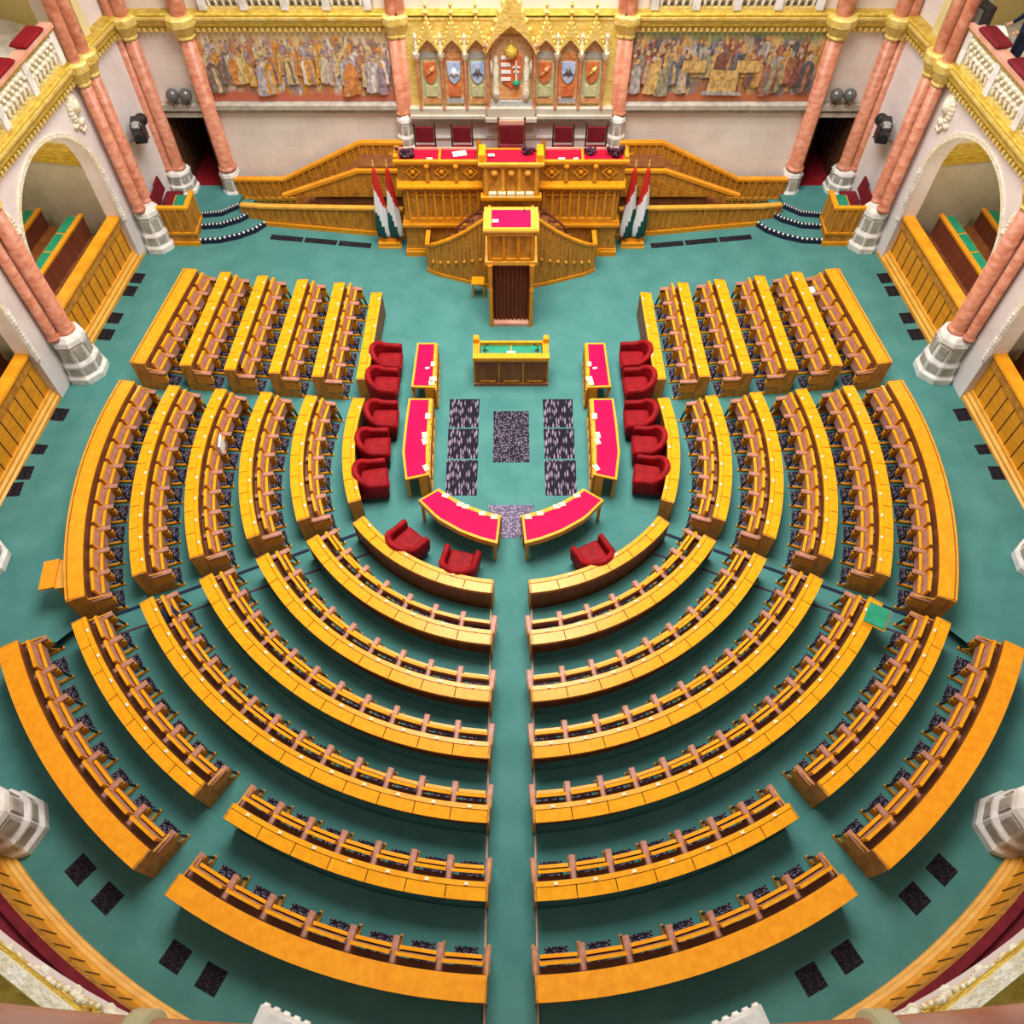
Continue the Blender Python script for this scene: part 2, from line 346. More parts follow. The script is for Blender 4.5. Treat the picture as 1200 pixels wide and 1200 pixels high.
# step nosings (dotted metal strips)
tn = 0
for sx in (-1, 1):
    for pts, z in (([(-8.61, 19.02), (-8.1, 19.05), (-7.55, 19.25), (-7.15, 19.5), (-6.92, 19.78)], .15), ([(-8.6, 19.45), (-8.1, 19.5), (-7.6, 19.75), (-7.32, 20.03)], .30), ([(-8.6, 19.76), (-8.1, 19.83), (-7.66, 20.17)], .45)):
        m_ = MB(); c, L = resample(mir(pts, sx), 30); n = normals(c, sx)
        m_.sweep(c, n, [(-.012, z - .15), (-.012, z + .006), (.05, z + .006), (.05, z - .15)])
        o = m_.build('trim_%d' % (tn + 1), 'navy'); tag(o, kind='structure'); tn += 1
        m_ = MB()
        for k in range(0, 29, 2):
            a, b = Vector(c[k]), Vector(c[k + 1]); q = Vector(n[k]); b = a + (b - a) * .8
            m_.hexa([(*(a - q * .015), z - .02), (*(b - q * .015), z - .02), (*(b + q * .03), z - .02), (*(a + q * .03), z - .02)], [(*(a - q * .015), z + .012), (*(b - q * .015), z + .012), (*(b + q * .03), z + .012), (*(a + q * .03), z + .012)])
        m_.build('nosing_studs', 'paper', o)
# aisle edging and radial passage nosings
for sx in (-1, 1):
    m_ = MB(); x = .415 * sx
    pr = [(8.0, .03), (.70, .40), (-1.5, .40)]
    for (y0, z0), (y1, z1) in zip(pr, pr[1:]):
        a = [(x - .015, y0, z0 - .1), (x + .015, y0, z0 - .1), (x + .015, y0, z0 + .03), (x - .015, y0, z0 + .03)]
        b = [(x - .015, y1, z1 - .1), (x + .015, y1, z1 - .1), (x + .015, y1, z1 + .03), (x - .015, y1, z1 + .03)]
        m_.hexa(a, b)
    tn += 1; tag(m_.build('trim_%d' % tn, 'pink_soft'), kind='structure')
    for (p0, p1, mt, wd) in (((-3.2, 9.57), (-8.45, 7.22), 'navy', .035), ((-3.02, 9.03), (-8.9, 6.55), 'plum', .02)):
        m_ = MB(); p0, p1 = Vector(p0), Vector(p1); d = (p1 - p0).normalized(); q = Vector((-d.y, d.x))
        R = [math.hypot(*low_curve(i)[-1]) for i in range(6)]
        marks = [0.0]
        for i in range(1, 6):
            cy, RR, _ = BOT[i]
            # parameter where the line crosses tier circle i
            for st in range(2000):
                t = st / 2000; pp = p0 + (p1 - p0) * t
                if math.hypot(pp.x, pp.y - cy) >= RR - .02: break
            marks.append(t)
        marks[-1] = 1.0
        for i in range(5):
            a = p0 + (p1 - p0) * marks[i]; b = p0 + (p1 - p0) * (marks[i + 1] - .01); z = FL(i + 1)
            m_.hexa([(v[0] * -sx, v[1], z - .02) for v in (a - q * wd, b - q * wd, b + q * wd, a + q * wd)], [(v[0] * -sx, v[1], z + .012) for v in (a - q * wd, b - q * wd, b + q * wd, a + q * wd)])
        tn += 1; tag(m_.build('trim_%d' % tn, mt), kind='structure')

# ------------------------------------------------------------------ walls, cornices, arches
def seg_frame(A, B):
    A = Vector(A); B = Vector(B); u = (B - A).normalized(); L = (B - A).length
    return A, u, L
def wall_pt(A, u, nin, s, e, z):     # s along, e towards the hall
    p = A + u * s + nin * e; return (p.x, p.y, z)
def inward(A, B, sx):
    u = (Vector(B) - Vector(A)).normalized(); n = Vector((-u.y, u.x)); m = (Vector(A) + Vector(B)) / 2
    return n if n.dot(Vector((0, 10)) - m) > 0 else -n
def arch_wall(name, A, B, sc, r, zs, z1, m, th=.45):
    """wall A-B with an arched opening centred at sc; returns object"""
    A, u, L = seg_frame(A, B); nin = inward(A, A + u * L, 0); b = MB()
    arc = [(sc - r, 0)] + [(sc - r * math.cos(PI * k / 24), zs + r * math.sin(PI * k / 24)) for k in range(25)] + [(sc + r, 0)]
    def strip(s0, za, s1, zb):
        b.hexa([wall_pt(A, u, nin, s0, 0, za), wall_pt(A, u, nin, s1, 0, zb), wall_pt(A, u, nin, s1, 0, z1), wall_pt(A, u, nin, s0, 0, z1)],
               [wall_pt(A, u, nin, s0, -th, za), wall_pt(A, u, nin, s1, -th, zb), wall_pt(A, u, nin, s1, -th, z1), wall_pt(A, u, nin, s0, -th, z1)])
    strip(0, 0, sc - r, 0)
    for (s0, za), (s1, zb) in zip(arc[1:-1], arc[2:-1]): strip(s0, za, s1, zb)
    strip(sc + r, 0, L, 0)
    return tag(b.build(name, m), kind='structure')
def plain_wall(name, A, B, z0, z1, m, th=.4, e=0):
    A, u, L = seg_frame(A, B); nin = inward(A, A + u * L, 0); b = MB()
    b.hexa([wall_pt(A, u, nin, s, e, z) for s, z in ((0, z0), (L, z0), (L, z1), (0, z1))], [wall_pt(A, u, nin, s, e - th, z) for s, z in ((0, z0), (L, z0), (L, z1), (0, z1))])
    return tag(b.build(name, m), kind='structure')
def X(p, sx): return (p[0] * -sx, p[1])
ARC = {}
rear = [(12.05 * math.cos(math.radians(a)), 11.5 + 12.05 * math.sin(math.radians(a))) for a in range(224, 271, 2)]
for sx in (-1, 1):
    sd = side(sx)
    arch_wall('wall_%s' % sd, X((-10.0, 19.0), sx), X((-10.72, 14.35), sx), 2.42, 1.76, 2.72, 5.0, 'wall_pink')
    arch_wall('wall_%s' % sd, X((-10.72, 14.35), sx), X((-11.35, 8.75), sx), 2.85, 1.9, 2.72, 5.0, 'wall_pink')
    arch_wall('wall_%s' % sd, X((-11.35, 8.75), sx), X((-8.75, 3.05), sx), 3.1, 1.9, 2.72, 5.0, 'wall_pink')
    # rear bay: straight lintel over the lodge opening
    b = MB(); c = mir(rear, sx); n = normals(c, sx)
    b.sweep(c, n, [(.19, 4.42), (.19, 5.0), (-.4, 5.0), (-.4, 4.42)]); tag(b.build('wall_rear_%s' % sd, 'wall_pink'), kind='structure')
    plain_wall('wall_corner_%s' % sd, X((-9.95, 19.0), sx), X((-9.5, 21.0), sx), 0, 5.0, 'wall_pink')
    # upper walls
    plain_wall('wall_upper_%s' % sd, X((-9.95, 19.1), sx), X((-9.5, 21.0), sx), 5.0, 9.0, 'wall_pink', e=-.12)
    plain_wall('wall_gallery_%s' % sd, X((-12.2, 24.5), sx), X((-13.0, 10.0), sx), 5.0, 16, 'gallery_wall', th=.2)
    plain_wall('wall_partition_%s' % sd, X((-9.8, 19.75), sx), X((-14.0, 21.6), sx), 5.0, 12, 'gallery_wall', th=.2)
    # back wall panels around the doorway (door between the two corner columns)
    b = MB()
    for x0, x1, z0, z1 in ((-9.6, -9.12, 0, 5.0), (-9.12, -8.18, 2.62, 5.0), (-8.18, -2.75, 0, 5.0), (-2.75, 0, 0, 2.75)):
        b.box(x0 * -sx, x1 * -sx, YB, YB + .4, z0, z1)
    b.box(-9.6 * -sx, 0, YB + .05, YB + .45, 5.0, 9.0)
    tag(b.build('wall_back_%s' % sd, 'wall'), kind='structure')
    # doorway lining, carpet and lintel
    b = MB()
    b.box(-9.16 * -sx, -9.10 * -sx, YB - .02, YB + 2.2, .45, 2.62); b.box(-8.20 * -sx, -8.14 * -sx, YB - .02, YB + 2.2, .45, 2.62)
    b.box(-9.16 * -sx, -8.14 * -sx, YB - .02, YB + 2.2, 2.56, 2.62); b.box(-9.16 * -sx, -8.14 * -sx, YB + 2.15, YB + 2.25, .45, 2.62)
    for k in range(5):
        y = YB + .15 + k * .4; b.box(-9.10 * -sx, -9.07 * -sx, y, y + .25, .7, 2.4); b.box(-8.23 * -sx, -8.20 * -sx, y, y + .25, .7, 2.4)
    d = tag(b.build('door_%d' % (1 if sx < 0 else 2), 'dark_wood'), kind='structure')
    b = MB(); b.box(-9.1 * -sx, -8.2 * -sx, YB - .01, YB + 2.15, .40, .455); b.build('door_carpet', 'red_carpet', d)
    b = MB(); b.box(-9.4 * -sx, -7.9 * -sx, YB - .14, YB + .02, 2.60, 2.72); b.box(-9.4 * -sx, -7.9 * -sx, YB - .20, YB + .02, 2.82, 2.98); b.box(-9.4 * -sx, -7.9 * -sx, YB - .08, YB + .02, 2.72, 2.82)
    b.build('door_lintel', 'grey_stone', d)
b = MB(); b.box(-2.62, 2.62, YB - .19, YB + .01, 1.75, 2.71); o = tag(b.build('wall_dais', 'wall_pink'), kind='structure')
b = MB(); b.box(-2.6, 2.6, YB - .23, YB - .15, 2.05, 2.11); b.box(-.66, .66, YB - .25, YB - .15, 2.12, 2.7); o = tag(b.build('trim_90', 'white_stone'), kind='structure')
# string course and gold cornices
for sx in (-1, 1):
    tn += 1; b = MB()
    b.hexa([(x * -sx, y, z) for x, y, z in ((-7.9, YB, 2.66), (-7.9, YB - .10, 2.70), (-7.9, YB - .10, 2.78), (-7.9, YB - .2, 2.84), (-7.9, YB - .2, 2.96), (-7.9, YB, 3.0))],
           [(x * -sx, y, z) for x, y, z in ((-2.75, YB, 2.66), (-2.75, YB - .10, 2.70), (-2.75, YB - .10, 2.78), (-2.75, YB - .2, 2.84), (-2.75, YB - .2, 2.96), (-2.75, YB, 3.0))])
    tag(b.build('trim_%d' % tn, 'grey_stone'), kind='structure')
    path = [(0, YB), (-7.92, YB), (-9.5, YB), (-9.95, 19.0), (-10.72, 14.35), (-11.35, 8.75), (-8.75, 3.05)]
    path = [Vector(X(p, sx)) for p in path]
    def mitre(path):
        out = []
        for k, p in enumerate(path):
            ns = []
            if k: ns.append(inward(path[k - 1], p, 0))
            if k < len(path) - 1: ns.append(inward(p, path[k + 1], 0))
            q = ns[0] if len(ns) == 1 else (ns[0] + ns[1]) / (1 + ns[0].dot(ns[1]))
            out.append(q)
        return out
    nm = mitre(path)
    def cornice(path, nm, prefix=None):
        global tn
        for sec, mt in (([(0, 4.74), (.05, 4.76), (.07, 4.90), (0, 4.90)], 'gold'), ([(0, 4.90), (.10, 4.90), (.16, 4.95), (.16, 5.02), (0, 5.02)], 'gold_deep'), ([(0, 5.02), (.16, 5.02), (.22, 5.12), (.22, 5.17), (-.3, 5.17), (-.3, 5.02)], 'gold'), ([(-.3, 5.17), (.17, 5.17), (.20, 5.22), (.17, 5.26), (-.3, 5.26)], 'gold_deep')):
            b = MB(); b.sweep(path, nm, sec); tn += 1; tag(b.build('trim_%d' % tn, mt), kind='structure')
        # dentils
        b = MB()
        for k in range(len(path) - 1):
            a, c = Vector(path[k]), Vector(path[k + 1]); u = (c - a).normalized(); L = (c - a).length; q = inward(a, c, 0); N = int(L / .14)
            for j in range(N):
                s = (j + .5) * L / N; p = a + u * s
                P = [p - u * .035, p + u * .035, p + u * .035 + q * .15, p - u * .035 + q * .15]
                b.hexa([(v.x, v.y, 4.81) for v in P], [(v.x, v.y, 4.90) for v in P])
        tn += 1; tag(b.build('trim_%d' % tn, 'gold'), kind='structure')
    cornice(path, nm)
    rc = [Vector(p) for p in mir(rear, sx)]; rn_ = [Vector(q) for q in normals(mir(rear, sx), sx)]
    cornice(rc, rn_)
    # balustrades of carved stone on the cornice
    def balustrade(A, B, label, s0=.3, s1=.3, cushions=True, zt=6.15, group='carved gallery balustrades'):
        A, u, L = seg_frame(A, B); nin = inward(A, A + u * L, 0); mid = A + u * L / 2 + nin * .06; rz = math.atan2(u.y, u.x)
        r = thing('gallery_balustrade', label, 'balustrade', (mid.x, mid.y, 5.26), rz, group)
        # local: x along, y = left of u ; hall side sign
        g = 1 if Vector((-u.y, u.x)).dot(nin) > 0 else -1
        h = zt - 5.26; l = L / 2 - s0
        b = MB(); b.box(-l, l, -.06, .06, 0, .10); b.build('base_rail', 'gold', r)
        b = MB(); hw = .14 if cushions else .07; b.box(-l, l, -hw, hw, h - .09, h); b.build('handrail', 'pink_soft' if cushions else 'cream', r)
        b = MB(); b.box(-l, l, -.10, .10, h - .16, h - .09); b.build('gold_moulding', 'gold_deep', r)
        b = MB(); N = max(3, int(2 * l / .17)); 
        for k in range(N):
            x = -l + (k + .5) * 2 * l / N
            b.lathe([(.05, .10), (.035, .16), (.065, .27), (.03, .40), (.055, h - .2), (.05, h - .16)], (x, 0, 0), 8)
            b.ball((x + l / N, .02 * g, h * .66), .075, 6); b.ball((x + l / N, .02 * g, h * .40), .06, 6); b.ball((x, .04 * g, h * .54), .05, 6)
        b.build('carved_tracery', 'cream', r, smooth=True)
        n = max(2, int(2 * l / 1.0))
        for k in range(n + 1):
            x = -l + .1 + (2 * l - .2) * k / n
            b = MB(); b.box(x - .09, x + .09, -.09, .09, .05, h - .10); b.build('pier', 'white_stone', r)
        if cushions:
            for k in range(n):
                x = -l + .1 + (2 * l - .2) * (k + .5) / n
                b = MB(); b.bevbox(x - .40, x + .40, -.15 - (.10 if g > 0 else -.0), .15 - (0 if g > 0 else -.10), h, h + .10, .04); b.build('cushion', 'dark_red' if sx > 0 else 'red_carpet', r)
        return r
    balustrade(X((-9.98, 18.95), sx), X((-10.72, 14.45), sx), 'cream carved balustrade with red cushions above the %s arch' % sd)
    balustrade(X((-7.7, 21.0), sx), X((-3.0, 21.0), sx), 'pale carved balustrade above the mural on the %s of the back wall' % sd, cushions=False, zt=6.0)
    a, c = Vector(mir(rear, sx)[2]), Vector(mir(rear, sx)[14])
    a = a + (a - Vector((0, 11.5))).normalized() * .12; c = c + (c - Vector((0, 11.5))).normalized() * .12
    balustrade(a, c, 'cream carved balustrade in the bottom %s corner of the photo' % sd, cushions=False, zt=5.75)
# rosettes and scrolls on the rear band and spandrels
def scroll(name, label, A, B, s, z, sc, m, seed, flip=1):
    A, u, L = seg_frame(A, B); nin = inward(A, A + u * L, 0); rnd = random.Random(seed); b = MB()
    for k in range(16):
        t = k / 15; ang = -PI * .6 + t * PI * 1.5; rr = sc * (.55 - .18 * t)
        p = wall_pt(A, u, nin, s + flip * rr * math.cos(ang) * .6, .03, z + rr * math.sin(ang))
        b.ball(p, sc * (.16 - .05 * abs(t - .5)) , 6)
    for k in range(9):
        t = k / 8; p = wall_pt(A, u, nin, s + flip * sc * (.35 - .55 * t), .03, z - sc * (.5 + .45 * t) + .1 * sc * math.sin(k)); b.ball(p, sc * (.12 - .07 * t), 6)
    b.ball(wall_pt(A, u, nin, s, .03, z + .1 * sc), sc * .26, 8, 1.3)
    o = b.build(name, m, smooth=True)
    tag(o, label, 'ornament', 'gilded spandrel ornaments'); return o
for sx in (-1, 1):
    sd = side(sx)
    scroll('spandrel_ornament', 'cream gilt scroll between the %s arch and the corner column pair' % sd, X((-10.0, 19.0), sx), X((-10.72, 14.35), sx), .62, 4.35, .62, 'cream', 3, 1)
    scroll('spandrel_ornament', 'cream gilt scroll left of the front arch by the big column' if sx < 0 else 'cream gilt scroll right of the front arch by the big column', X((-10.0, 19.0), sx), X((-10.72, 14.35), sx), 4.34, 3.95, .62, 'cream', 4, -1)
    b = MB(); rnd = random.Random(8)
    for k in range(170):
        a = math.radians(226 + 42 * k / 170); R = 11.84; z = 5.30 + .10 * math.sin(k * .8) ; r = .03 + .035 * rnd.random()
        b.ball((R * math.cos(a) * -sx, 11.5 + R * math.sin(a), z), r, 6)
        if k % 9 == 4: b.lathe([(.08, 0), (.09, .03), (.03, .04), (.05, .07), (.01, .09)], (R * math.cos(a) * -sx, 11.5 + R * math.sin(a), z), 10)
    o = b.build('carved_frieze', 'cream', smooth=True); tag(o, 'gilded carved frieze in the bottom %s corner under the balustrade' % sd, 'frieze')

# ------------------------------------------------------------------ columns
def column(loc, floor, zsh, shafts, label, gaz=0, br=.5, ztop=9.0, shr=.17, capz=4.78, base2=None):
    r = thing('column', label, 'column', (loc[0], loc[1], floor))
    b = MB(); n = 8; ro = PI / 8 + gaz; h = zsh - floor
    b.lathe([(br * 1.08, 0), (br * 1.08, .12 * h), (br * .95, .18 * h), (br * .95, .40 * h), (br * .82, .48 * h), (br * .76, .80 * h), (br * .86, .84 * h), (br * .80, .92 * h), (br * .62, h)], (0, 0, 0), n, ro)
    b.build('pedestal', 'white_stone', r)
    b = MB()
    for k in range(8):
        a = ro + PI / 8 + k * PI / 4; Mx = Matrix.Rotation(a, 4, 'Z')
        b.box(br * .72, br * .80, -br * .20, br * .20, .50 * h, .78 * h, Mx)
        b.box(br * .86, br * .905, -br * .26, br * .26, .20 * h, .38 * h, Mx)
    b.build('pedestal_panel', 'grey_stone', r)
    for dx, dy, rr, mt in shafts:
        b = MB(); b.lathe([(rr * 1.25, h - .02), (rr * 1.25, h + .05), (rr, h + .10), (rr, capz - floor - .05)], (dx, dy, 0), 16); o = b.build('shaft', mt, r)
        for p in o.data.polygons: p.use_smooth = abs(p.normal.z) < .5
    b = MB(); z = capz - floor
    for dx, dy, rr, mt in shafts: b.lathe([(rr * 1.1, z - .10), (rr * 1.25, z - .05), (rr * 1.15, z), (rr * 1.7, z + .2), (rr * 1.9, z + .26), (rr * 1.9, z + .42), (rr * 1.5, z + .46)], (dx, dy, 0), 10)
    b.build('gilded_capital', 'gold', r)
    for dx, dy, rr, mt in shafts:
        b = MB(); b.lathe([(rr, z + .46), (rr, z + 1.0), (rr, z + 2), (rr, ztop - floor)], (dx, dy, 0), 16); b.build('upper_shaft', mt, r)
    return r
for sx in (-1, 1):
    sd = side(sx); m_ = -sx
    column((-9.74 * m_, 19.0), 0, 1.30, [(.02 * m_, .20, .15, 'pink'), (-.06 * m_, -.21, .14, 'pink')], 'twin pink marble column left of the back corner booth' if sx < 0 else 'twin pink marble column right of the back corner booth', br=.42)
    column((-9.32 * m_, 20.85), .45, 1.15, [(.06 * m_, -.02, .17, 'pink'), (-.2 * m_, -.05, .13, 'pink')], 'pink marble column in the back %s corner beside the doorway' % sd, br=.42)
    column((-7.90 * m_, 20.86), .0, 1.12, [(0, 0, .20, 'pink')], 'pink marble column between the %s doorway and the mural' % sd, br=.34)
    column((-2.80 * m_, 20.86), 1.75, 2.72, [(-.06 * m_, 0, .13, 'pink'), (.14 * m_, .03, .12, 'pink')], 'slim pink marble column %s of the gilded canopy' % sd, br=.28)
    column((-10.48 * m_, 14.32), 0, 1.35, [(.05 * m_, .02, .185, 'pink'), (-.14 * m_, -.27, .12, 'pink')], 'large pink marble column between the two %s arches' % sd, br=.50)
    column((-11.0 * m_, 8.72), .2, 1.5, [(0, 0, .18, 'pink')], 'pink marble column base cut by the %s edge of the photo' % sd, br=.50)
    column((-8.55 * m_, 3.38), .36, 1.7, [(-.1 * m_, -.05, .19, 'pink')], 'pale faceted column base at the lower %s edge of the photo' % sd, br=.55, gaz=.35)
    b = MB(); b.box(-.33, .33, -.22, .22, 0, .26); b.box(-.26, .26, -.18, .18, .26, .33)
    for k in range(6): b.ball((-.3 + .12 * k, .2, .12), .06, 6)
    o = b.build('carved_capital', 'white_stone', None, (-2.42 * m_, .19, 4.9), .35 * -m_); tag(o, 'pale carved capital at the bottom edge %s of the aisle' % sd, 'capital')
    # white carved jamb next to the big column and arch edges
    for A, B, sc, rr, nme in (((-10.0, 19.0), (-10.72, 14.35), 2.42, 1.76, 'front'), ((-10.72, 14.35), (-11.35, 8.75), 2.85, 1.9, 'second')):
        A, u, L = seg_frame(X(A, sx), X(B, sx)); nin = inward(A, A + u * L, 0)
        r = thing('arch_surround', 'carved pale surround with gilt edge around the %s %s arch' % (nme, sd), 'arch', (A + u * sc).to_tuple() + (1.2,))
        o0 = Vector((*(A + u * sc), 1.2))
        b = MB()
        for k in range(30):
            a0, a1 = PI * k / 30, PI * (k + 1) / 30
            P = []
            for q in (rr - .03, rr + .07):
                P.append([Vector(wall_pt(A, u, nin, sc - q * math.cos(a), e, 2.72 + q * math.sin(a))) - o0 for e in (-.02, .035) for a in (a0, a1)])
            i_, o_ = P
            b.hexa([i_[0], i_[1], o_[1], o_[0]], [i_[2], i_[3], o_[3], o_[2]])
        b.build('arch_moulding', 'cream', r)
        for s in (-1, 1):
            b = MB(); x = sc + s * (rr + .04)
            P = [Vector(wall_pt(A, u, nin, x + dx, e, z)) - o0 for e in (0, .03) for dx, z in ((-.08, 1.3), (.08, 1.3), (.08, 2.75), (-.08, 2.75))]; b.hexa(P[:4], P[4:])
            for k in range(14):
                z = 1.3 + k * .103
                P = [Vector(wall_pt(A, u, nin, x + dx, e, z + dz)) - o0 for e in (.02, .06) for dx, dz in ((-.05, 0), (.05, .02), (.05, .08), (-.05, .06))]
                b.hexa(P[:4], P[4:])
            b.build('carved_jamb', 'white_stone', r)

# ------------------------------------------------------------------ lodges behind the arches
for sx in (-1, 1):
    sd = side(sx)
    for A, B, nme in (((-10.0, 19.0), (-10.72, 14.35), 'front'), ((-10.72, 14.35), (-11.35, 8.75), 'second')):
        A, u, L = seg_frame(X(A, sx), X(B, sx)); nin = inward(A, A + u * L, 0)
        W = lambda s, e, z: wall_pt(A, u, nin, s, -e, z)
        b = MB(); b.hexa([W(0, .3, 0), W(L, .3, 0), W(L, 4.2, 0), W(0, 4.2, 0)], [W(0, .3, .25), W(L, .3, .25), W(L, 4.2, .25), W(0, 4.2, .25)])
        tag(b.build('floor_lodge_%s' % sd, 'brown_wood'), kind='structure')
        b = MB(); b.hexa([W(0, 3.6, 0), W(L, 3.6, 0), W(L, 3.6, 5), W(0, 3.6, 5)], [W(0, 3.9, 0), W(L, 3.9, 0), W(L, 3.9, 5), W(0, 3.9, 5)])
        tag(b.build('wall_lodge_%s' % sd, 'olive'), kind='structure')
        b = MB()
        for s0, s1 in ((-.05, .12), (L - .12, L + .05)): b.hexa([W(s0, .4, 0), W(s1, .4, 0), W(s1, 3.6, 0), W(s0, 3.6, 0)], [W(s0, .4, 5), W(s1, .4, 5), W(s1, 3.6, 5), W(s0, 3.6, 5)])
        b.hexa([W(0, .4, 4.7), W(L, .4, 4.7), W(L, 3.9, 4.7), W(0, 3.9, 4.7)], [W(0, .4, 4.9), W(L, .4, 4.9), W(L, 3.9, 4.9), W(0, 3.9, 4.9)])
        tag(b.build('wall_lodge_%s' % sd, 'lodge_stone' ), kind='structure')
        pl = bpy.data.lights.new('lodge_fill_light', 'POINT'); pl.energy = 130; pl.color = (1, .9, .7); pl.shadow_soft_size = .3; po_ = bpy.data.objects.new('lodge_fill_light', pl); C.objects.link(po_); po_.location = W(L * .5, 1.6, 4.2)  # unseen point light, added to brighten the dim lodge interior
        # vaulted soffit bands and gilded side cornice
        tn += 1; b = MB()
        for s0, s1 in ((.10, .30), (L - .30, L - .1)):
            for z0, z1, o in ((2.60, 2.75, .05), (2.75, 2.9, 0), (2.90, 3.02, .08)): b.hexa([W(s0 - 0, .42, z0), W(s1 + o, .42, z0), W(s1 + o, 3.5, z0), W(s0, 3.5, z0)], [W(s0, .42, z1), W(s1 + o, .42, z1), W(s1 + o, 3.5, z1), W(s0, 3.5, z1)])
        tag(b.build('trim_%d' % tn, 'gold_deep'), kind='structure')
        # benches
        for k, (e0, zt) in enumerate(((.75, .30), (1.9, .45))):
            c = A + u * (L / 2) - nin * (e0 + .45); rz = math.atan2(u.y, u.x); g = -1 if Vector((-u.y, u.x)).dot(nin) > 0 else 1
            r = thing('lodge_bench', 'brown bench with green topped desk, %s row of the %s %s lodge' % (('front', 'rear')[k], nme, sd), 'bench', (c.x, c.y, .25), rz)
            l = L / 2 - .55
            b = MB(); b.box(-l, l, g * -.42, g * .02, zt - .0, zt + .06); b.box(-l, l, g * -.38, g * -.34, 0, zt); b.build('seat', 'brown_wood', r)
            b = MB(); b.box(-l, l, g * .02, g * .07, 0, .86 + zt * .3); b.build('backrest', 'red_brown', r)
            b = MB(); b.box(-l - .03, l + .03, g * .0, g * .12, .86 + zt * .3, .92 + zt * .3); b.box(-l, l, g * .12, g * .44, .78 + zt * .3, .84 + zt * .3); b.build('desk_rail', 'gold_wood', r)
            n = 5
            for q in range(n):
                x0 = -l + 2 * l * q / n; b = MB(); b.box(x0 + .03, x0 + 2 * l / n - .03, g * .14, g * .42, .84 + zt * .3, .856 + zt * .3); b.build('desk_pad', 'green_leather', r)

# ------------------------------------------------------------------ wooden parapets in front of the lodges
def parapet(c, label, z0, h, sx, piers=True):
    cc, L = resample(c, max(3, int(math.dist(c[0], c[-1]) / .35) + 1)); n = normals(cc, sx)
    mid = Vector(cc[len(cc) // 2]); cl = [(p[0] - mid.x, p[1] - mid.y) for p in cc]
    r = thing('lodge_parapet', label, 'parapet', (mid.x, mid.y, z0))
    b = MB(); b.sweep(cl, n, [(-.10, 0), (-.02, 0), (-.02, h), (-.10, h)]); b.build('panelling', 'gold_wood', r)
    b = MB(); b.sweep(cl, n, [(-.02, 0), (.15, 0), (.15, .10), (.10, .13), (.10, .20), (.04, .23), (.04, .30), (-.02, .30)]); b.build('plinth', 'oak_light', r)
    tr_ = .12 if z0 > .1 else .24
    b = MB(); b.sweep(cl, n, [(-tr_, h - .04), (.05 if z0 < .1 else 0, h - .04), (.07 if z0 < .1 else .01, h), (.05 if z0 < .1 else 0, h + .05), (-tr_, h + .05)]); b.build('top_rail', 'gold_wood' if z0 < .1 else 'dark_red', r)
    b = MB(); b.sweep(cl, n, [(-.02, h - .28), (.015, h - .28), (.015, h - .04), (-.02, h - .04)]); b.build('carved_band', 'oak', r)
    b = MB(); cc2, L = resample(cl, max(2, int(L / .33)) * 2 + 1); n2 = normals(cc2, sx)
    for k in range(0, len(cc2), 2):
        p = Vector(cc2[k]); q = Vector(n2[k]); t = Vector((q.y, -q.x))
        b.hexa([(*(p + t * .012 - q * .025), .28), (*(p - t * .012 - q * .025), .28), (*(p - t * .012 - q * .008), .28), (*(p + t * .012 - q * .008), .28)],
               [(*(p + t * .012 - q * .025), h - .03), (*(p - t * .012 - q * .025), h - .03), (*(p - t * .012 - q * .008), h - .03), (*(p + t * .012 - q * .008), h - .03)])
    b.build('board_joints', 'dark_wood', r)
    return r
for sx in (-1, 1):
    sd = side(sx)
    parapet(mir([(-10.20, 18.62), (-10.74, 14.95)], sx), 'oak parapet in front of the front %s arch' % sd, 0, 1.36, sx)
    parapet(mir([(-10.95, 13.85), (-11.48, 9.3)], sx), 'oak parapet in front of the second %s arch' % sd, 0, 1.45, sx)
    arc = [(12.12 * math.cos(math.radians(a)), 11.45 + 12.12 * math.sin(math.radians(a))) for a in range(224, 271, 1)]
    parapet(mir(arc, sx), 'curved oak parapet along the lower %s edge of the photo' % sd, .36, 1.30, sx)
    b = MB(); a2 = mir(arc, sx); n = normals(a2, sx); b.sweep(a2, n, [(-.13, .3), (-.13, 1.60), (-3.2, 2.2), (-3.2, .3)]); tag(b.build('floor_lodge_rear_%s' % sd, 'dark_red'), kind='structure')

# ------------------------------------------------------------------ rows of desks and tip-up seats
ARM = {}
def arm_meshes():
    m_ = MB()
    # back upright, mid rail, foot rail
    prof = [(.0, .0), (.10, .0), (.16, .50), (.06, .56), (.0, .56)]
    m_.hexa([(-.022, y, z) for y, z in prof], [(.022, y, z) for y, z in prof])
    prof = [(.02, .28), (.41, .28), (.41, .50), (.02, .52)]
    m_.hexa([(-.035, y, z) for y, z in prof], [(.035, y, z) for y, z in prof])
    prof = [(.0, .0), (.50, .0), (.50, .05), (.0, .06)]
    m_.hexa([(-.025, y, z) for y, z in prof], [(.025, y, z) for y, z in prof])
    a = m_.build('armrest', 'gold_wood')
    m_ = MB(); m_.bevbox(-.055, .055, .02, .42, .585, .64, .018)
    p = m_.build('arm_pad', 'leather')
    m_ = MB(); m_.hexa([(-.015, .38, .36), (.015, .38, .36), (.015, .42, .36), (-.015, .42, .36)], [(-.015, .44, .05), (.015, .44, .05), (.015, .48, .05), (-.015, .48, .05)])
    m_.hexa([(-.015, .36, .5), (.015, .36, .5), (.015, .40, .5), (-.015, .40, .5)], [(-.015, .36, .59), (.015, .36, .59), (.015, .40, .59), (-.015, .40, .59)])
    l = m_.build('leg', 'black')
    for o in (a, p, l): C.objects.unlink(o)
    return a.data, p.data, l.data
ARMS = arm_meshes()
SEATS = {}
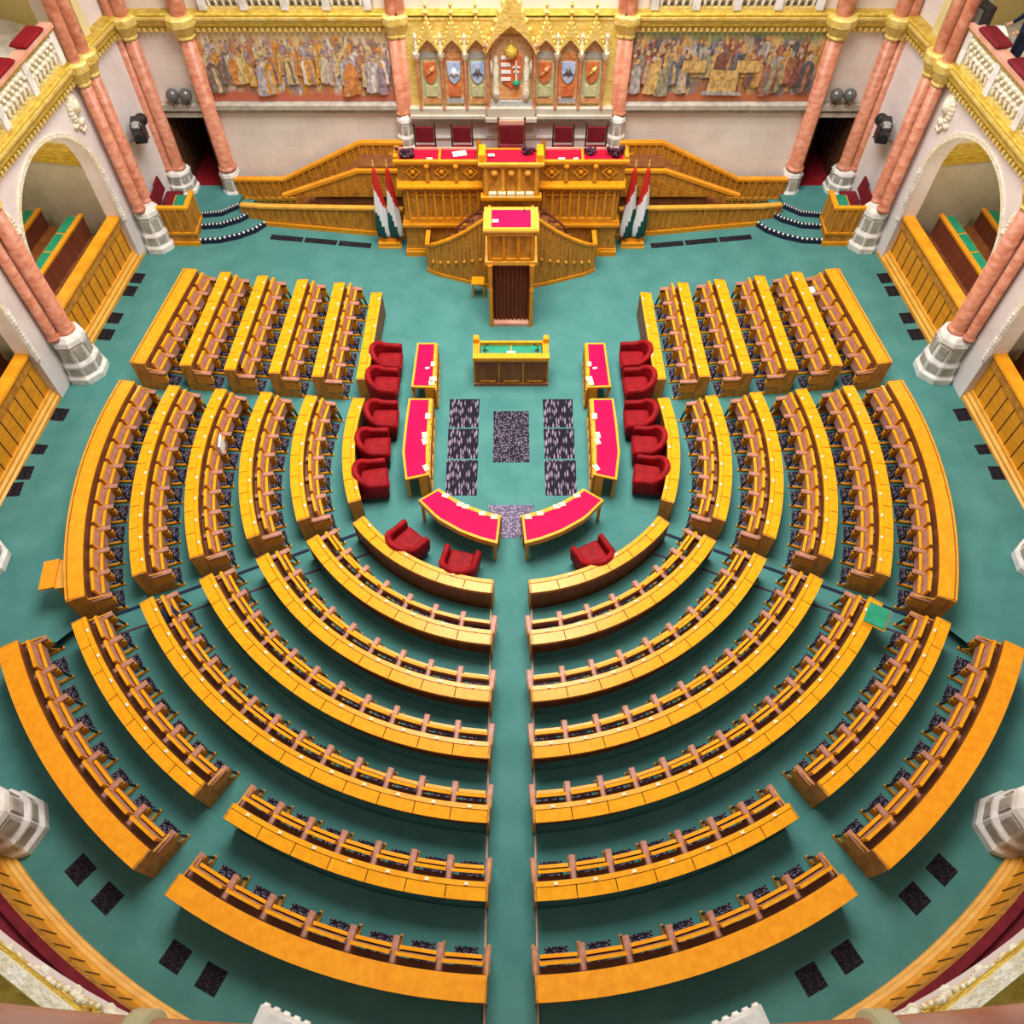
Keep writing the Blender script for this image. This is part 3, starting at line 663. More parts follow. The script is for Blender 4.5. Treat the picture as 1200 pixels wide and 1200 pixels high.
def seat_meshes(p):
    k = round(p, 2)
    if k in SEATS: return SEATS[k]
    h = k / 2 - .07
    def slab(m_, x0, x1, a, b, th):   # slab from (y,z) a to b with thickness th forward
        d = Vector((b[0] - a[0], b[1] - a[1])).normalized(); q = Vector((d.y, -d.x))
        P = [(a[0], a[1]), (b[0], b[1]), (b[0] + q.x * th, b[1] + q.y * th), (a[0] + q.x * th, a[1] + q.y * th)]
        m_.hexa([(x0, y, z) for y, z in P], [(x1, y, z) for y, z in P])
    m_ = MB(); slab(m_, -h, h, (.20, .42), (.135, .80), .045); br = m_.build('backrest', 'leather')
    m_ = MB(); slab(m_, -h - .015, h + .015, (.135, .79), (.128, .845), .05)
    for s in (-1, 1): slab(m_, s * (h + .0075) - .0125, s * (h + .0075) + .0125, (.195, .40), (.13, .84), .055)
    tr = m_.build('backrest_frame', 'lid_wood')
    m_ = MB(); slab(m_, -h + .01, h - .01, (.245, .36), (.245, .60), .05); st = m_.build('seat', 'leather')
    m_ = MB(); slab(m_, -h + .005, h - .005, (.24, .595), (.24, .63), .055); ed = m_.build('seat_edge', 'lid_wood')
    for o in (br, tr, st, ed): C.objects.unlink(o)
    SEATS[k] = (br.data, tr.data, st.data, ed.data); return SEATS[k]
vm = MB(); vm.box(-.19, .19, -.18, .18, 0, .006); vo = vm.build('floor_vent', 'grille'); C.objects.unlink(vo); VENT = vo.data
pm = MB(); pm.box(-.032, .032, -.022, .022, 0, .02); po = pm.build('voting_unit', 'cream_paper2'); C.objects.unlink(po); UNIT = po.data

def row(curve, i, N, sx, blk, rowname, wide=False, seats=True, lids=True, order='aisle', ends=(1, 1), labelrow=None):
    """curve = outer top edge of the desk (left half); i = tier"""
    W = .36 if wide else .275
    F, T = FL(i), TOP(i)
    NN = N * 4 + 1
    c, L = resample(mir(curve, sx), NN); n = normals(c, sx)
    mid = c[NN // 2]
    root = thing('row_desk', labelrow, 'desk', (mid[0], mid[1], F))
    off = Vector((mid[0], mid[1])); 
    cl = [(p[0] - off.x, p[1] - off.y) for p in c]; t = T - F
    m_ = MB()
    dp = .03 if (i == 0 or wide) else .15
    m_.sweep(cl, n, [(dp, 0), (dp, t - .05), (dp + .03, t - .05), (dp + .03, 0)])
    m_.sweep(cl, n, [(W - .03, .05), (W - .03, t - .03), (W, t - .03), (W, .05)])
    if dp < .1: m_.sweep(cl, n, [(.06, t - .14), (.06, t - .12), (W - .03, t - .12), (W - .03, t - .14)])
    m_.build('desk_panel', 'brown_wood', root)
    if seats: m_ = MB(); m_.sweep(cl, n, [(W - .01, t - .30), (W - .01, t - .27), (W + .125, t - .27), (W + .125, t - .30)]); m_.build('back_shelf', 'brown_wood', root)
    m_ = MB(); m_.sweep(cl, n, [(.015, t - .14), (.015, t - .045), (.035, t - .045), (.035, t - .14)]); m_.build('apron', 'oak', root)
    if wide:
        m_ = MB(); m_.sweep(cl, n, [(0, t - .035), (0, t), (W, t), (W, t - .035)]); m_.build('desktop', 'slab_wood', root)
        if blk.startswith('middle') or blk.startswith('far'):
            m_ = MB(); m_.sweep(cl, n, [(.045, t), (.045, t + .004), (.065, t + .004), (.065, t)]); m_.build('groove', 'red_brown', root)
    else:
        m_ = MB(); m_.sweep(cl, n, [(W - .075, t - .035), (W - .075, t + .012), (W + .005, t + .012), (W + .005, t - .035)]); m_.build('pen_ledge', 'lid_wood', root)
        for k in range(N):
            a, b = k * 4, k * 4 + 4
            cc = [Vector(p) for p in cl[a:b + 1]]; nn = n[a:b + 1]
            d0 = (cc[1] - cc[0]).normalized() * .008; d1 = (cc[-1] - cc[-2]).normalized() * .008
            cc[0] = cc[0] + d0; cc[-1] = cc[-1] - d1
            m_ = MB(); m_.sweep(cc, nn, [(0, t - .045), (0, t - .018), (W - .085, t), (W - .085, t - .04)])
            m_.build('desk_lid', 'lid_wood', root)
            p = Vector(cl[a + 2]) + Vector(n[a + 2]) * (W - .04)
            if seats or k % 2 == 0:
                share('voting_unit', UNIT, root, (p.x, p.y, t + .012), math.atan2(n[a + 2][1], n[a + 2][0]) - PI / 2)
    # end panels
    for e, idx in ((0, 0), (1, NN - 1)):
        if not ends[e]: continue
        p = Vector(cl[idx]); q = Vector(n[idx]); tt = (Vector(cl[1]) - Vector(cl[0])).normalized() if e == 0 else (Vector(cl[-2]) - Vector(cl[-1])).normalized()
        deep = W + (.42 if seats else .0)
        prof = [(.02, 0), (.0, t - .02), (W, t - .0), (W + .001, t - .16), (deep * .92, t - .22), (deep * .8, .25), (deep, .0)] if seats else [(.02, 0), (0, t - .02), (W, t), (W, 0)]
        A_ = [(*(p + q * d + tt * .002), z) for d, z in prof]; B_ = [(*(p + q * d - tt * .03), z) for d, z in prof]
        m_ = MB(); m_.hexa(A_, B_); m_.build('end_panel', 'oak', root)
    if not seats: return root
    # seats
    for k in range(N):
        j = k * 4 + 2
        q = Vector(n[j]); base = Vector(c[j]) + q * W
        a = Vector(c[k * 4]) + Vector(n[k * 4]) * W; b = Vector(c[k * 4 + 4]) + Vector(n[k * 4 + 4]) * W
        p = (b - a).length
        num = ORD[k] if order == 'start' else ORD[N - 1 - k]
        where = 'from the aisle' if order == 'aisle' else 'from the passage' if order == 'passage' else 'from the front' if order == 'start' else 'from the passage'
        lab = 'tip-up seat %s %s, %s, %s' % (num, where, rowname, blk)
        s = thing('tip_up_seat', lab, 'seat', (base.x, base.y, F), math.atan2(q.y, q.x) - PI / 2, 'tip-up seats of the assembly')
        br, tr, st, ed = seat_meshes(p)
        share('backrest', br, s); share('backrest_frame', tr, s)
        so = share('seat', st, s); share('seat_edge', ed, so)
        ks = [-p / 2] if sx < 0 else [p / 2]
        if k == N - 1: ks.append(-ks[0])
        for xx in ks:
            ar = share('armrest', ARMS[0], s, (xx, 0, 0)); share('arm_pad', ARMS[1], ar); share('leg', ARMS[2], ar)
        v = base + q * .27
        fv = bpy.data.objects.new('floor_vent', VENT); C.objects.link(fv); fv.location = (v.x, v.y, F + .001); fv.rotation_euler = (0, 0, s.rotation_euler.z)
        tag(fv, 'vent under seat %s %s, %s, %s' % (num, where, rowname, blk), 'floor vent', 'vents under the seats')
    return root

RN = {1: 'first row from the well', 2: 'second row', 3: 'third row', 4: 'fourth row', 5: 'fifth row', 6: 'outermost row'}
for sx in (-1, 1):
    sd = side(sx)
    for i in range(0, 6):
        rn = 'innermost row' if i == 0 else RN[i]
        row(up_curve(i), i, 6, sx, 'far %s block' % sd, RN.get(i, ''), wide=(i == 5), seats=i > 0, order='start', ends=(1, 1),
            labelrow=('straight oak desk with lids behind red armchairs, far %s block' % sd) if i == 0 else 'straight oak row desk, %s of the far %s block' % (RN[i], sd))
        row(low_curve(i), i, [5, 6, 7, 8, 9, 10][i], sx, 'middle %s block' % sd, RN.get(i, ''), wide=(i == 5), seats=i > 0, order='start', ends=(1, 1),
            labelrow=('short curved oak desk behind red armchairs, middle %s block' % sd) if i == 0 else 'curved oak row desk, %s of the middle %s block' % (RN[i], sd))
    for i, N in ((0, 6), (1, 7), (2, 9), (3, 11), (4, 13)):
        row(bot_curve(i), i, N, sx, 'near %s block' % sd, RN.get(i, ''), seats=i > 0, order='aisle', ends=(1, 1),
            labelrow=('low curved oak front desk facing the well, %s of the aisle' % sd) if i == 0 else 'long curved oak row desk, %s, near %s block by the aisle' % (RN[i], sd))
    row(bot_curve(5, 60.2), 5, 7, sx, 'near %s block' % sd, RN[5], labelrow='curved oak row desk, fifth row, near %s block by the aisle' % sd)
    row(bot_curve(5, 29.9, 56.0), 5, 7, sx, '%s corner block' % sd, RN[5], order='passage2', labelrow='curved oak row desk with lids, fifth row of the %s corner block' % sd)
    row(bot_curve(6, 59.7), 6, 7, sx, 'near %s block' % sd, RN[6], wide=True, labelrow='wide plain oak row desk, outermost, near %s block by the aisle' % sd)
    row(bot_curve(6, 28.5, 55.8), 6, 7, sx, '%s corner block' % sd, RN[6], wide=True, order='passage2', labelrow='wide plain oak row desk, outermost, %s corner block' % sd)

# ------------------------------------------------------------------ rostrum, dais, desks at the back
def boxpart(name, m, parent, *boxes, bev=0):
    b = MB()
    for q in boxes:
        if bev: b.bevbox(*q, bev)
        else: b.box(*q)
    return b.build(name, m, parent)
b = MB(); b.box(-2.85, 2.85, 18.95, 20.98, 0, 1.75); tag(b.build('floor_dais', 'brown_wood'), kind='structure')
r = thing('rostrum', 'large carved oak rostrum at the front of the hall', 'rostrum', (0, 18.9, 0))
boxpart('lower_panelling', 'oak', r, (-2.80, 2.80, -.33, .0, 0, .98))
boxpart('plinth', 'gold_wood', r, (-2.86, 2.86, -.40, .0, 0, .16), (-2.83, 2.83, -.37, .0, .16, .22))
boxpart('string_course', 'gold_wood', r, (-2.86, 2.86, -.42, .0, .98, 1.06), (-2.82, 2.82, -.37, .0, 1.06, 1.12))
boxpart('middle_panelling', 'oak', r, (-2.77, 2.77, -.32, .0, 1.12, 2.06))
b = MB()
for s in (-1, 1):
    for k in range(9):
        x = s * (.84 + k * .225)
        b.box(x - .03, x + .03, -.37, -.3, 1.12, 2.06)
        if k < 8:
            xc = x + s * .1125
            for j in range(6):
                a0, a1 = PI * j / 6, PI * (j + 1) / 6
                b.hexa([(xc + .085 * math.cos(a), -.36, 1.83 + .085 * math.sin(a) + q) for a, q in ((a0, 0), (a1, 0), (a1, .035), (a0, .035))], [(xc + .085 * math.cos(a), -.31, 1.83 + .085 * math.sin(a) + q) for a, q in ((a0, 0), (a1, 0), (a1, .035), (a0, .035))])
            b.box(xc - .08, xc + .08, -.365, -.3, 1.14, 1.22)
b.build('arcade', 'gold_wood', r)
b = MB()
pr = [(-.30, 2.06), (-.36, 2.10), (-.45, 2.16), (-.45, 2.22), (-.36, 2.34), (-.30, 2.36), (.0, 2.36), (0, 2.06)]
b.hexa([(-2.88, y, z) for y, z in pr], [(2.88, y, z) for y, z in pr]); b.build('cornice', 'lid_wood', r)
boxpart('upper_panelling', 'oak', r, (-2.83, 2.83, -.36, .0, 2.36, 2.86))
b = MB()
for s in (-1, 1):
    for k in range(3):
        x = s * (2.45 - k * .72); zc = 2.61
        for dx, dz, in ((1, 1), (1, -1), (-1, 1), (-1, -1)):
            p0, p1 = (x + dx * .20, zc), (x, zc + dz * .19); q0, q1 = (x + dx * .15, zc), (x, zc + dz * .14)
            b.hexa([(p0[0], -.40, p0[1]), (p1[0], -.40, p1[1]), (q1[0], -.40, q1[1]), (q0[0], -.40, q0[1])], [(p0[0], -.35, p0[1]), (p1[0], -.35, p1[1]), (q1[0], -.35, q1[1]), (q0[0], -.35, q0[1])])
        b.ball((x, -.37, zc), .07, 8)
        if k < 2: b.box(x - s * .36 - .05, x - s * .36 + .05, -.42, -.35, 2.36, 2.9); b.ball((x - s * .36, -.42, 2.80), .08, 8)
b.build('carved_diamonds', 'gold_wood', r)
boxpart('top_rail', 'gold_wood', r, (-2.90, 2.90, -.46, -.37, 2.88, 2.95), (-2.86, 2.86, -.41, -.3, 2.80, 2.88), (-2.9, -2.80, -.3, .15, 2.7, 2.98), (2.80, 2.9, -.3, .15, 2.7, 2.98))
for s in (-1, 1):
    for x0, x1 in ((.86, 1.74), (1.80, 2.78)):
        b = MB(); a0, a1 = sorted((s * x0, s * x1)); b.hexa([(a0, -.33, 2.66), (a1, -.33, 2.66), (a1, .12, 2.72), (a0, .12, 2.72)], [(a0, -.33, 2.86), (a1, -.33, 2.86), (a1, .12, 2.88), (a0, .12, 2.88)])
        b.build('desk_surface', 'rostrum_red', r)
    boxpart('divider', 'gold_wood', r, (min(s * 1.74, s * 1.80), max(s * 1.74, s * 1.80), -.33, .12, 2.7, 2.91))
    boxpart('rear_rail', 'pink_soft', r, (min(s * .86, s * 2.8), max(s * .86, s * 2.8), .12, .16, 2.6, 2.93))

r = thing('president_desk', 'tall central oak desk with red top projecting from the rostrum', 'desk', (0, 18.45, 0))
boxpart('desk_body', 'oak', r, (-.70, .70, -.30, .06, 0, 3.09))
boxpart('shelf', 'gold_wood', r, (-.76, .76, -.42, -.2, 2.14, 2.22), (-.73, .73, -.36, -.2, 2.06, 2.14))
boxpart('mouldings', 'oak_light', r, (-.80, .80, -.40, .10, 3.08, 3.14), (-.74, .74, -.34, .08, 3.0, 3.08))
b = MB()
for x in (-.62, -.2, .2, .62): b.box(x - .04, x + .04, -.33, -.28, 2.25, 2.98)
for x in (-.41, 0, .41): b.ball((x, -.31, 2.85), .09, 8)
b.build('carved_panels', 'oak_light', r)
b = MB(); b.hexa([(-.60, -.32, 3.13), (.60, -.32, 3.13), (.60, .06, 3.13), (-.60, .06, 3.13)], [(-.60, -.32, 3.16), (.60, -.32, 3.16), (.60, .06, 3.22), (-.60, .06, 3.22)]); b.build('desk_surface', 'rostrum_red', r)
boxpart('side_cheek', 'lid_wood', r, (-.78, -.62, -.34, .10, 3.1, 3.34)); boxpart('side_cheek', 'lid_wood', r, (.62, .78, -.34, .10, 3.1, 3.34))
boxpart('back_rail', 'lid_wood', r, (-.62, .62, .06, .10, 3.1, 3.24))
for s in (-1, 1):
    b = MB(); P = [(.12, 2.8), (.55, 2.8), (.55, 3.05), (.12, 3.45)]
    b.hexa([(s * .74, y, z) for y, z in P], [(s * .84, y, z) for y, z in P]); b.build('wing_panel', 'oak', r)

# pulpit with curved stairs
r = thing('pulpit', 'oak speaker pulpit with red desk top above a reddish curtain, curved stairs', 'pulpit', (0, 16.6, 0))
boxpart('pulpit_body', 'oak', r, (-.55, .55, -.70, -.12, 2.02, 2.86), (-.55, -.49, -.12, .70, 2.02, 2.55), (.49, .55, -.12, .70, 2.02, 2.55))
boxpart('pulpit_floor', 'dark_wood', r, (-.5, .5, -.12, .72, 1.99, 2.05))
b = MB()
for x in (-.5, -.17, .17, .5): b.box(x - .03, x + .03, -.73, -.68, 2.1, 2.82)
for x in (-.33, 0, .33): b.box(x - .12, x + .12, -.74, -.68, 2.08, 2.14)
b.build('front_panels', 'gold_wood', r)
boxpart('base_moulding', 'oak_light', r, (-.62, .62, -.76, .75, 1.96, 2.06))
boxpart('top_moulding', 'oak_light', r, (-.60, .60, -.75, -.12, 2.80, 2.87), (-.64, .64, -.79, -.12, 2.92, 2.975), (-.58, .58, -.73, -.12, 2.87, 2.92))
b = MB(); b.hexa([(-.62, -.76, 2.96), (.62, -.76, 2.96), (.62, -.1, 2.96), (-.62, -.1, 2.96)], [(-.62, -.76, 3.0), (.62, -.76, 3.0), (.62, -.1, 3.10), (-.62, -.1, 3.10)]); b.build('desk_frame', 'lid_wood', r)
b = MB(); b.hexa([(-.45, -.70, 3.0), (.45, -.70, 3.0), (.45, -.2, 3.07), (-.45, -.2, 3.07)], [(-.45, -.70, 3.02), (.45, -.70, 3.02), (.45, -.2, 3.10), (-.45, -.2, 3.10)]); b.build('desk_surface', 'red_leather', r)
for s in (-1, 1):
    b = MB(); b.box(s * .50 - .045, s * .50 + .045, -.80, -.70, 0, 1.2); b.lathe([(.055, 1.2), (.04, 1.3), (.05, 1.6), (.06, 1.9), (.07, 1.98)], (s * .50, -.75, 0), 10); b.build('post', 'gold_wood', r)
    boxpart('side_wall', 'brown_wood', r, (min(s * .46, s * .52), max(s * .46, s * .52), -.68, .75, 0, 1.98))
b = MB(); N = 48
for k in range(N):
    def cp(j): return (-.45 + .9 * j / N, -.64 + .03 * math.sin(j * 1.15))
    (x0, y0), (x1, y1) = cp(k), cp(k + 1)
    b.hexa([(x0, y0, .12), (x1, y1, .12), (x1, y1 + .04, .12), (x0, y0 + .04, .12)], [(x0, y0, 1.96), (x1, y1, 1.96), (x1, y1 + .04, 1.96), (x0, y0 + .04, 1.96)])
b.build('curtain', 'red_brown', r)
boxpart('threshold', 'pink_soft', r, (-.45, .45, -.78, -.6, 0, .1))
for s in (-1, 1):
    path = [(-2.20, 1.95, .82), (-2.20, 1.30, .86), (-1.95, 1.17, 1.0), (-1.55, 1.02, 1.28), (-1.15, .88, 1.62), (-.85, .78, 1.92), (-.57, .70, 2.2)]
    P, Z = [(p[0] * -s, p[1]) for p in path], [p[2] for p in path]
    n = normals([(p[0], p[1]) for p in P], s)
    def ribbon(name, m, d0, d1, zf0, zf1):
        b = MB(); prev = None
        for (x, y), q, z in zip(P, n, Z):
            ring = [b.bm.verts.new((x + q[0] * d, y + q[1] * d, zz)) for d, zz in ((d0, zf0(z)), (d1, zf0(z)), (d1, zf1(z)), (d0, zf1(z)))]
            if prev:
                for k in range(4): b.bm.faces.new((prev[k], prev[(k + 1) % 4], ring[(k + 1) % 4], ring[k]))
            else: b.bm.faces.new(ring)
            prev = ring
        b.bm.faces.new(prev); return b.build(name, m, r)
    ribbon('stair_panelling', 'oak', -.03, .03, lambda z: 0, lambda z: z)
    ribbon('stair_handrail', 'gold_wood', -.06, .06, lambda z: z - .02, lambda z: z + .05)
    ribbon('stair_plinth', 'gold_wood', -.06, .06, lambda z: 0, lambda z: .10)
    b = MB(); NN = 22; cc, L = resample(P, NN)
    for k in range(NN):
        x, y = cc[k]; j = min(range(len(P)), key=lambda i: math.dist(P[i], (x, y))); 
        t = k / (NN - 1) * (len(P) - 1)
        # height along the path by arc length
        acc = 0
        for i in range(len(P) - 1):
            d = math.dist(P[i], P[i + 1])
            if acc + d >= L * k / (NN - 1) - 1e-6: zt = Z[i] + (Z[i + 1] - Z[i]) * ((L * k / (NN - 1) - acc) / d); break
            acc += d
        b.box(x - .02, x + .02, y - .042, y + .042, .08, zt - .01)
        if k % 2: b.ball((x, y - .05 , zt * .45), .05, 6)
    b.build('balusters', 'oak_mid', r)
    b = MB(); b.tube([(s * 1.45, 1.75, 1.05), (s * 1.05, 1.72, 1.45), (s * .72, 1.7, 1.75)], .035, 8); b.build('wall_handrail', 'red_brown', r)
    b = MB()
    for k in range(7):
        x = 2.05 - .22 * k; b.box(min(s * (x - .22), s * x), max(s * (x - .22), s * x), 1.36 - .07 * k, 1.93 - .001 * k, .0, .25 * (k + 1))
    b.build('stair_treads', 'brown_wood', r)

# side stairs with panelled walls
for sx in (-1, 1):
    sd = side(sx); m_ = -sx
    r = thing('side_stairs', 'oak panelled staircase rising to the rostrum along the back wall, %s' % sd, 'stairs', (-5.2 * m_, 19.8, 0))
    ox, oy = -5.2, 19.8
    base = mir([(-7.55 - ox, 19.98 - oy), (-6.9 - ox, 19.82 - oy), (-3.8 - ox, 19.40 - oy), (-2.92 - ox, 19.28 - oy)], sx); n = normals(base, sx)
    n = [(-q[0], -q[1]) if q[1] > 0 else q for q in n]
    tops = [.58, .64, .90, .95]
    def rib(name, m, d0, d1, f0, f1, pts=base, nn=None, tp=tops):
        b = MB(); prev = None
        for (x, y), q, z in zip(pts, nn or n, tp):
            ring = [b.bm.verts.new((x + q[0] * d, y + q[1] * d, zz)) for d, zz in ((d0, f0(z)), (d1, f0(z)), (d1, f1(z)), (d0, f1(z)))]
            if prev:
                for k in range(4): b.bm.faces.new((prev[k], prev[(k + 1) % 4], ring[(k + 1) % 4], ring[k]))
            else: b.bm.faces.new(ring)
            prev = ring
        b.bm.faces.new(prev); return b.build(name, m, r)
    rib('front_panelling', 'oak', -.06, 0, lambda z: 0, lambda z: z - .06); rib('ledge', 'oak_light', -.10, .05, lambda z: z - .06, lambda z: z); rib('plinth', 'gold_wood', .0, .05, lambda z: 0, lambda z: .13)
    b = MB(); cc, L = resample(base, 26); n2 = normals(cc, sx); n2 = [(-q[0], -q[1]) if q[1] > 0 else q for q in n2]
    for p, q in zip(cc, n2):
        xr = abs(p[0] + ox * 0); p = Vector(p); q = Vector(q); t = Vector((q.y, -q.x)); A_ = (p - t * .022 - q * .02, p + t * .022 - q * .02, p + t * .022 + q * .02, p - t * .022 + q * .02)
        px_ = p.x * m_ + ox; zt = .58 + (.95 - .58) * min(1, max(0, (px_ + 7.55) / 4.4)) - .06
        b.hexa([(v.x, v.y, .12) for v in A_], [(v.x, v.y, zt) for v in A_])
    b.build('front_mullions', 'oak_mid', r)
    def wallpoly(name, m, pts, y, th):
        b = MB(); b.hexa([(x * m_, y, z) for x, z in pts], [(x * m_, y + th, z) for x, z in pts]); return b.build(name, m, r)
    # hand rail wall
    wallpoly('stair_wall', 'oak', [(-6.3 - ox, .80), (-2.9 - ox, .80), (-2.9 - ox, 1.58), (-4.12 - ox, 1.58)], .20, .06)
    wallpoly('stair_handrail', 'gold_wood', [(-6.32 - ox, .86), (-6.25 - ox, .80), (-4.1 - ox, 1.56), (-2.9 - ox, 1.56), (-2.9 - ox, 1.64), (-4.13 - ox, 1.64)], .16, .14)
    wallpoly('back_panelling', 'oak', [(-7.72 - ox, 0), (-2.9 - ox, 0), (-2.9 - ox, 2.0), (-4.06 - ox, 2.0), (-6.33 - ox, .88), (-7.72 - ox, .88)], .80, .08)
    wallpoly('back_rail', 'gold_wood', [(-7.74 - ox, .87), (-6.33 - ox, .87), (-4.06 - ox, 1.99), (-2.9 - ox, 1.99), (-2.9 - ox, 2.06), (-4.08 - ox, 2.06), (-6.35 - ox, .94), (-7.74 - ox, .94)], .76, .16)
    b = MB()
    for k in range(26):
        x = -7.6 - ox + k * .185; zt = .86 if x + ox < -6.33 else min(1.98, .88 + (x + ox + 6.33) * .493); zb = .1 if x + ox < -6.3 else max(.1, (x + ox + 6.3) * .42)
        b.box((x - .02) * m_, (x + .02) * m_, .765, .80, zb, zt)
        b.box((x + .03) * m_, (x + .16) * m_, .765, .80, zb + .16 + (.0 if x + ox < -6.3 else .25), zb + .25 + (.0 if x + ox < -6.3 else .25))
    b.build('back_mullions', 'oak_mid', r)
    b = MB()
    for k in range(10): b.box((-6.1 - ox + k * .22) * m_, (-5.88 - ox + k * .22 if k < 9 else -2.9 - ox) * m_, .261, .799, 0, .17 * (k + 1))
    b.build('treads', 'brown_wood', r)
    # corner booth with desk
    r = thing('corner_booth', 'oak panelled booth with green desk pad in the back %s corner' % sd, 'booth', (-9.25 * m_, 19.4, 0))
    bx = lambda *q: (min(q[0] * m_, q[1] * m_), max(q[0] * m_, q[1] * m_)) + q[2:]
    boxpart('front_panelling', 'oak', r, bx(-.45, .555, -.42, -.36, 0, 1.165)); boxpart('side_panelling', 'oak', r, bx(.56, .62, -.42, .30, 0, 1.165))
    boxpart('plinth', 'gold_wood', r, bx(-.45, .66, -.47, -.41, 0, .12), bx(-.45, .66, -.46, -.41, .36, .43), bx(.61, .66, -.405, .30, .36, .43))
    boxpart('top_rail', 'lid_wood', r, bx(-.5, .66, -.45, -.33, 1.16, 1.22), bx(.53, .66, -.325, .32, 1.16, 1.22))
    boxpart('mullions', 'oak_mid', r, *[bx(x - .03, x + .03, -.45, -.40, .43, 1.16) for x in (-.3, .0, .3, .57)], *[bx(.60, .65, y - .03, y + .03, .43, 1.16) for y in (-.1, .24)])
    boxpart('desk_shelf', 'gold_wood', r, bx(.14, .56, -.36, .30, 1.02, 1.08)); boxpart('desk_pad', 'green_leather', r, bx(.18, .52, -.32, .28, 1.08, 1.10))
    for k, (x, y) in enumerate(((-9.30, 19.84), (-9.26, 19.34))):
        c = thing('booth_chair', 'dark red upholstered chair %s in the back %s corner booth' % (('nearest the corner column', 'nearest the booth front')[k], sd), 'chair', (x * m_, y, .45), -PI / 2 * m_ if sx < 0 else PI / 2, 'dark red booth chairs')
        boxpart('seat', 'dark_red', c, (-.24, .24, -.2, .26, .40, .50), bev=.03)
        b = MB(); b.hexa([(-.23, -.24, .55), (.23, -.24, .55), (.23, -.20, .55), (-.23, -.20, .55)], [(-.2, -.30, .98), (.2, -.30, .98), (.2, -.26, .98), (-.2, -.26, .98)]); b.build('backrest', 'dark_red', c)
        for ax in (-.22, .22):
            for ay in (-.2, .22): boxpart('leg', 'dark_wood', c, (ax - .02, ax + .02, ay - .02, ay + .02, 0, .42))

# chairs on the dais
def dais_chair(x, label, big=False):
    c = thing('dais_chair', label, 'chair', (x, 20.15, 1.75), PI, 'chairs behind the rostrum')
    w = .34 if big else .265; hb = 1.18 if big else 1.04; z0 = .52 if big else .56
    boxpart('seat', 'dark_red', c, (-w + .02, w - .02, -.05, .45, .42, .52), bev=.03)
    b = MB(); b.bevbox(-w + .03, w - .03, -.08, -.02, z0, hb - (.12 if big else .02), .02); b.build('backrest', 'dark_red', c)
    for s in (-1, 1):
        b = MB(); b.box(s * w - .022, s * w + .022, -.09, -.04, 0, hb + .02); b.lathe([(.03, hb + .02), (.035, hb + .05), (.01, hb + .09)], (s * w, -.065, 0), 8); b.build('back_post', 'dark_wood' if not big else 'red_brown', c)
        boxpart('leg', 'dark_wood', c, (s * w - .025, s * w + .025, .40, .45, 0, .44))
    boxpart('rail', 'dark_wood', c, (-w, w, -.085, -.045, .36, .41))
    if big: boxpart('crest_rail', 'pink_soft', c, (-w + .02, w - .02, -.085, -.03, hb - .11, hb - .01))
    return c
for x, l in ((-2.25, 'dark red chair on the dais, leftmost behind the rostrum'), (-1.28, 'dark red chair on the dais just left of the tall central chair'), (1.36, 'dark red chair on the dais just right of the tall central chair'), (2.22, 'dark red chair on the dais, rightmost behind the rostrum')): dais_chair(x, l)
dais_chair(.01, 'tall dark red presidential chair in the middle of the dais', True)

# flags
for sx in (-1, 1):
    sd = side(sx); m_ = -sx
    st = thing('flag_stand', 'low oak flag stand %s of the rostrum' % sd, 'stand', (-3.35 * m_, 19.0, 0))
    boxpart('base', 'gold_wood', st, (-.30, .30, -.17, .15, 0, .16)); boxpart('lip', 'oak_light', st, (-.32, .32, -.19, .17, 0, .05)); boxpart('socket_block', 'gold_wood', st, (-.22, .22, -.08, .10, .16, .26))
    for k, x in enumerate((-3.50, -3.16)):
        xx = x * m_
        pos = ('outer', 'inner')[k]
        fl = thing('flag', 'furled red white green flag, %s one on the %s stand' % (pos, sd), 'flag', (xx, 19.0, .26), 0, 'furled tricolour flags')
        b = MB(); b.tube([(0, 0, 0), (0, 0, 2.2)], .018, 8); b.build('pole', 'gold_wood', fl)
        b = MB(); b.lathe([(.02, 2.18), (.03, 2.22), (.012, 2.28), (.02, 2.32), (.0, 2.40)], (0, 0, 0), 8); b.build('finial', 'gold', fl)
        b = MB(); NR, NA = 26, 20; g = bmesh.new(); rings = []
        for j in range(NR + 1):
            t = j / NR; z = 2.12 - 2.05 * t; rr = .035 + .16 * t ** .8 - (.05 * max(0, t - .85) / .15)
            rings.append([b.bm.verts.new(((rr * (1 + .22 * math.sin(5 * a + 3 * t))) * math.cos(a) + .03 * t * m_, (rr * .7 * (1 + .22 * math.sin(5 * a + 3 * t))) * math.sin(a) - .04 * t, z)) for a in [2 * PI * q / NA for q in range(NA)]])
        g.free()
        for j in range(NR):
            for q in range(NA):
                fc = b.bm.faces.new((rings[j][q], rings[j][(q + 1) % NA], rings[j + 1][(q + 1) % NA], rings[j + 1][q]))
                a = 2 * PI * (q + .5) / NA; t = (j + .5) / NR + .26 * math.cos(a) * (-m_) * (.3 + (j / NR))
                fc.material_index = 0 if t < .36 else (1 if t < .78 else 2)
        b.bm.faces.new(rings[0]); b.bm.faces.new(rings[-1])
        b.build('flag_cloth', ['flag_red', 'flag_white', 'flag_green'], fl, smooth=True)

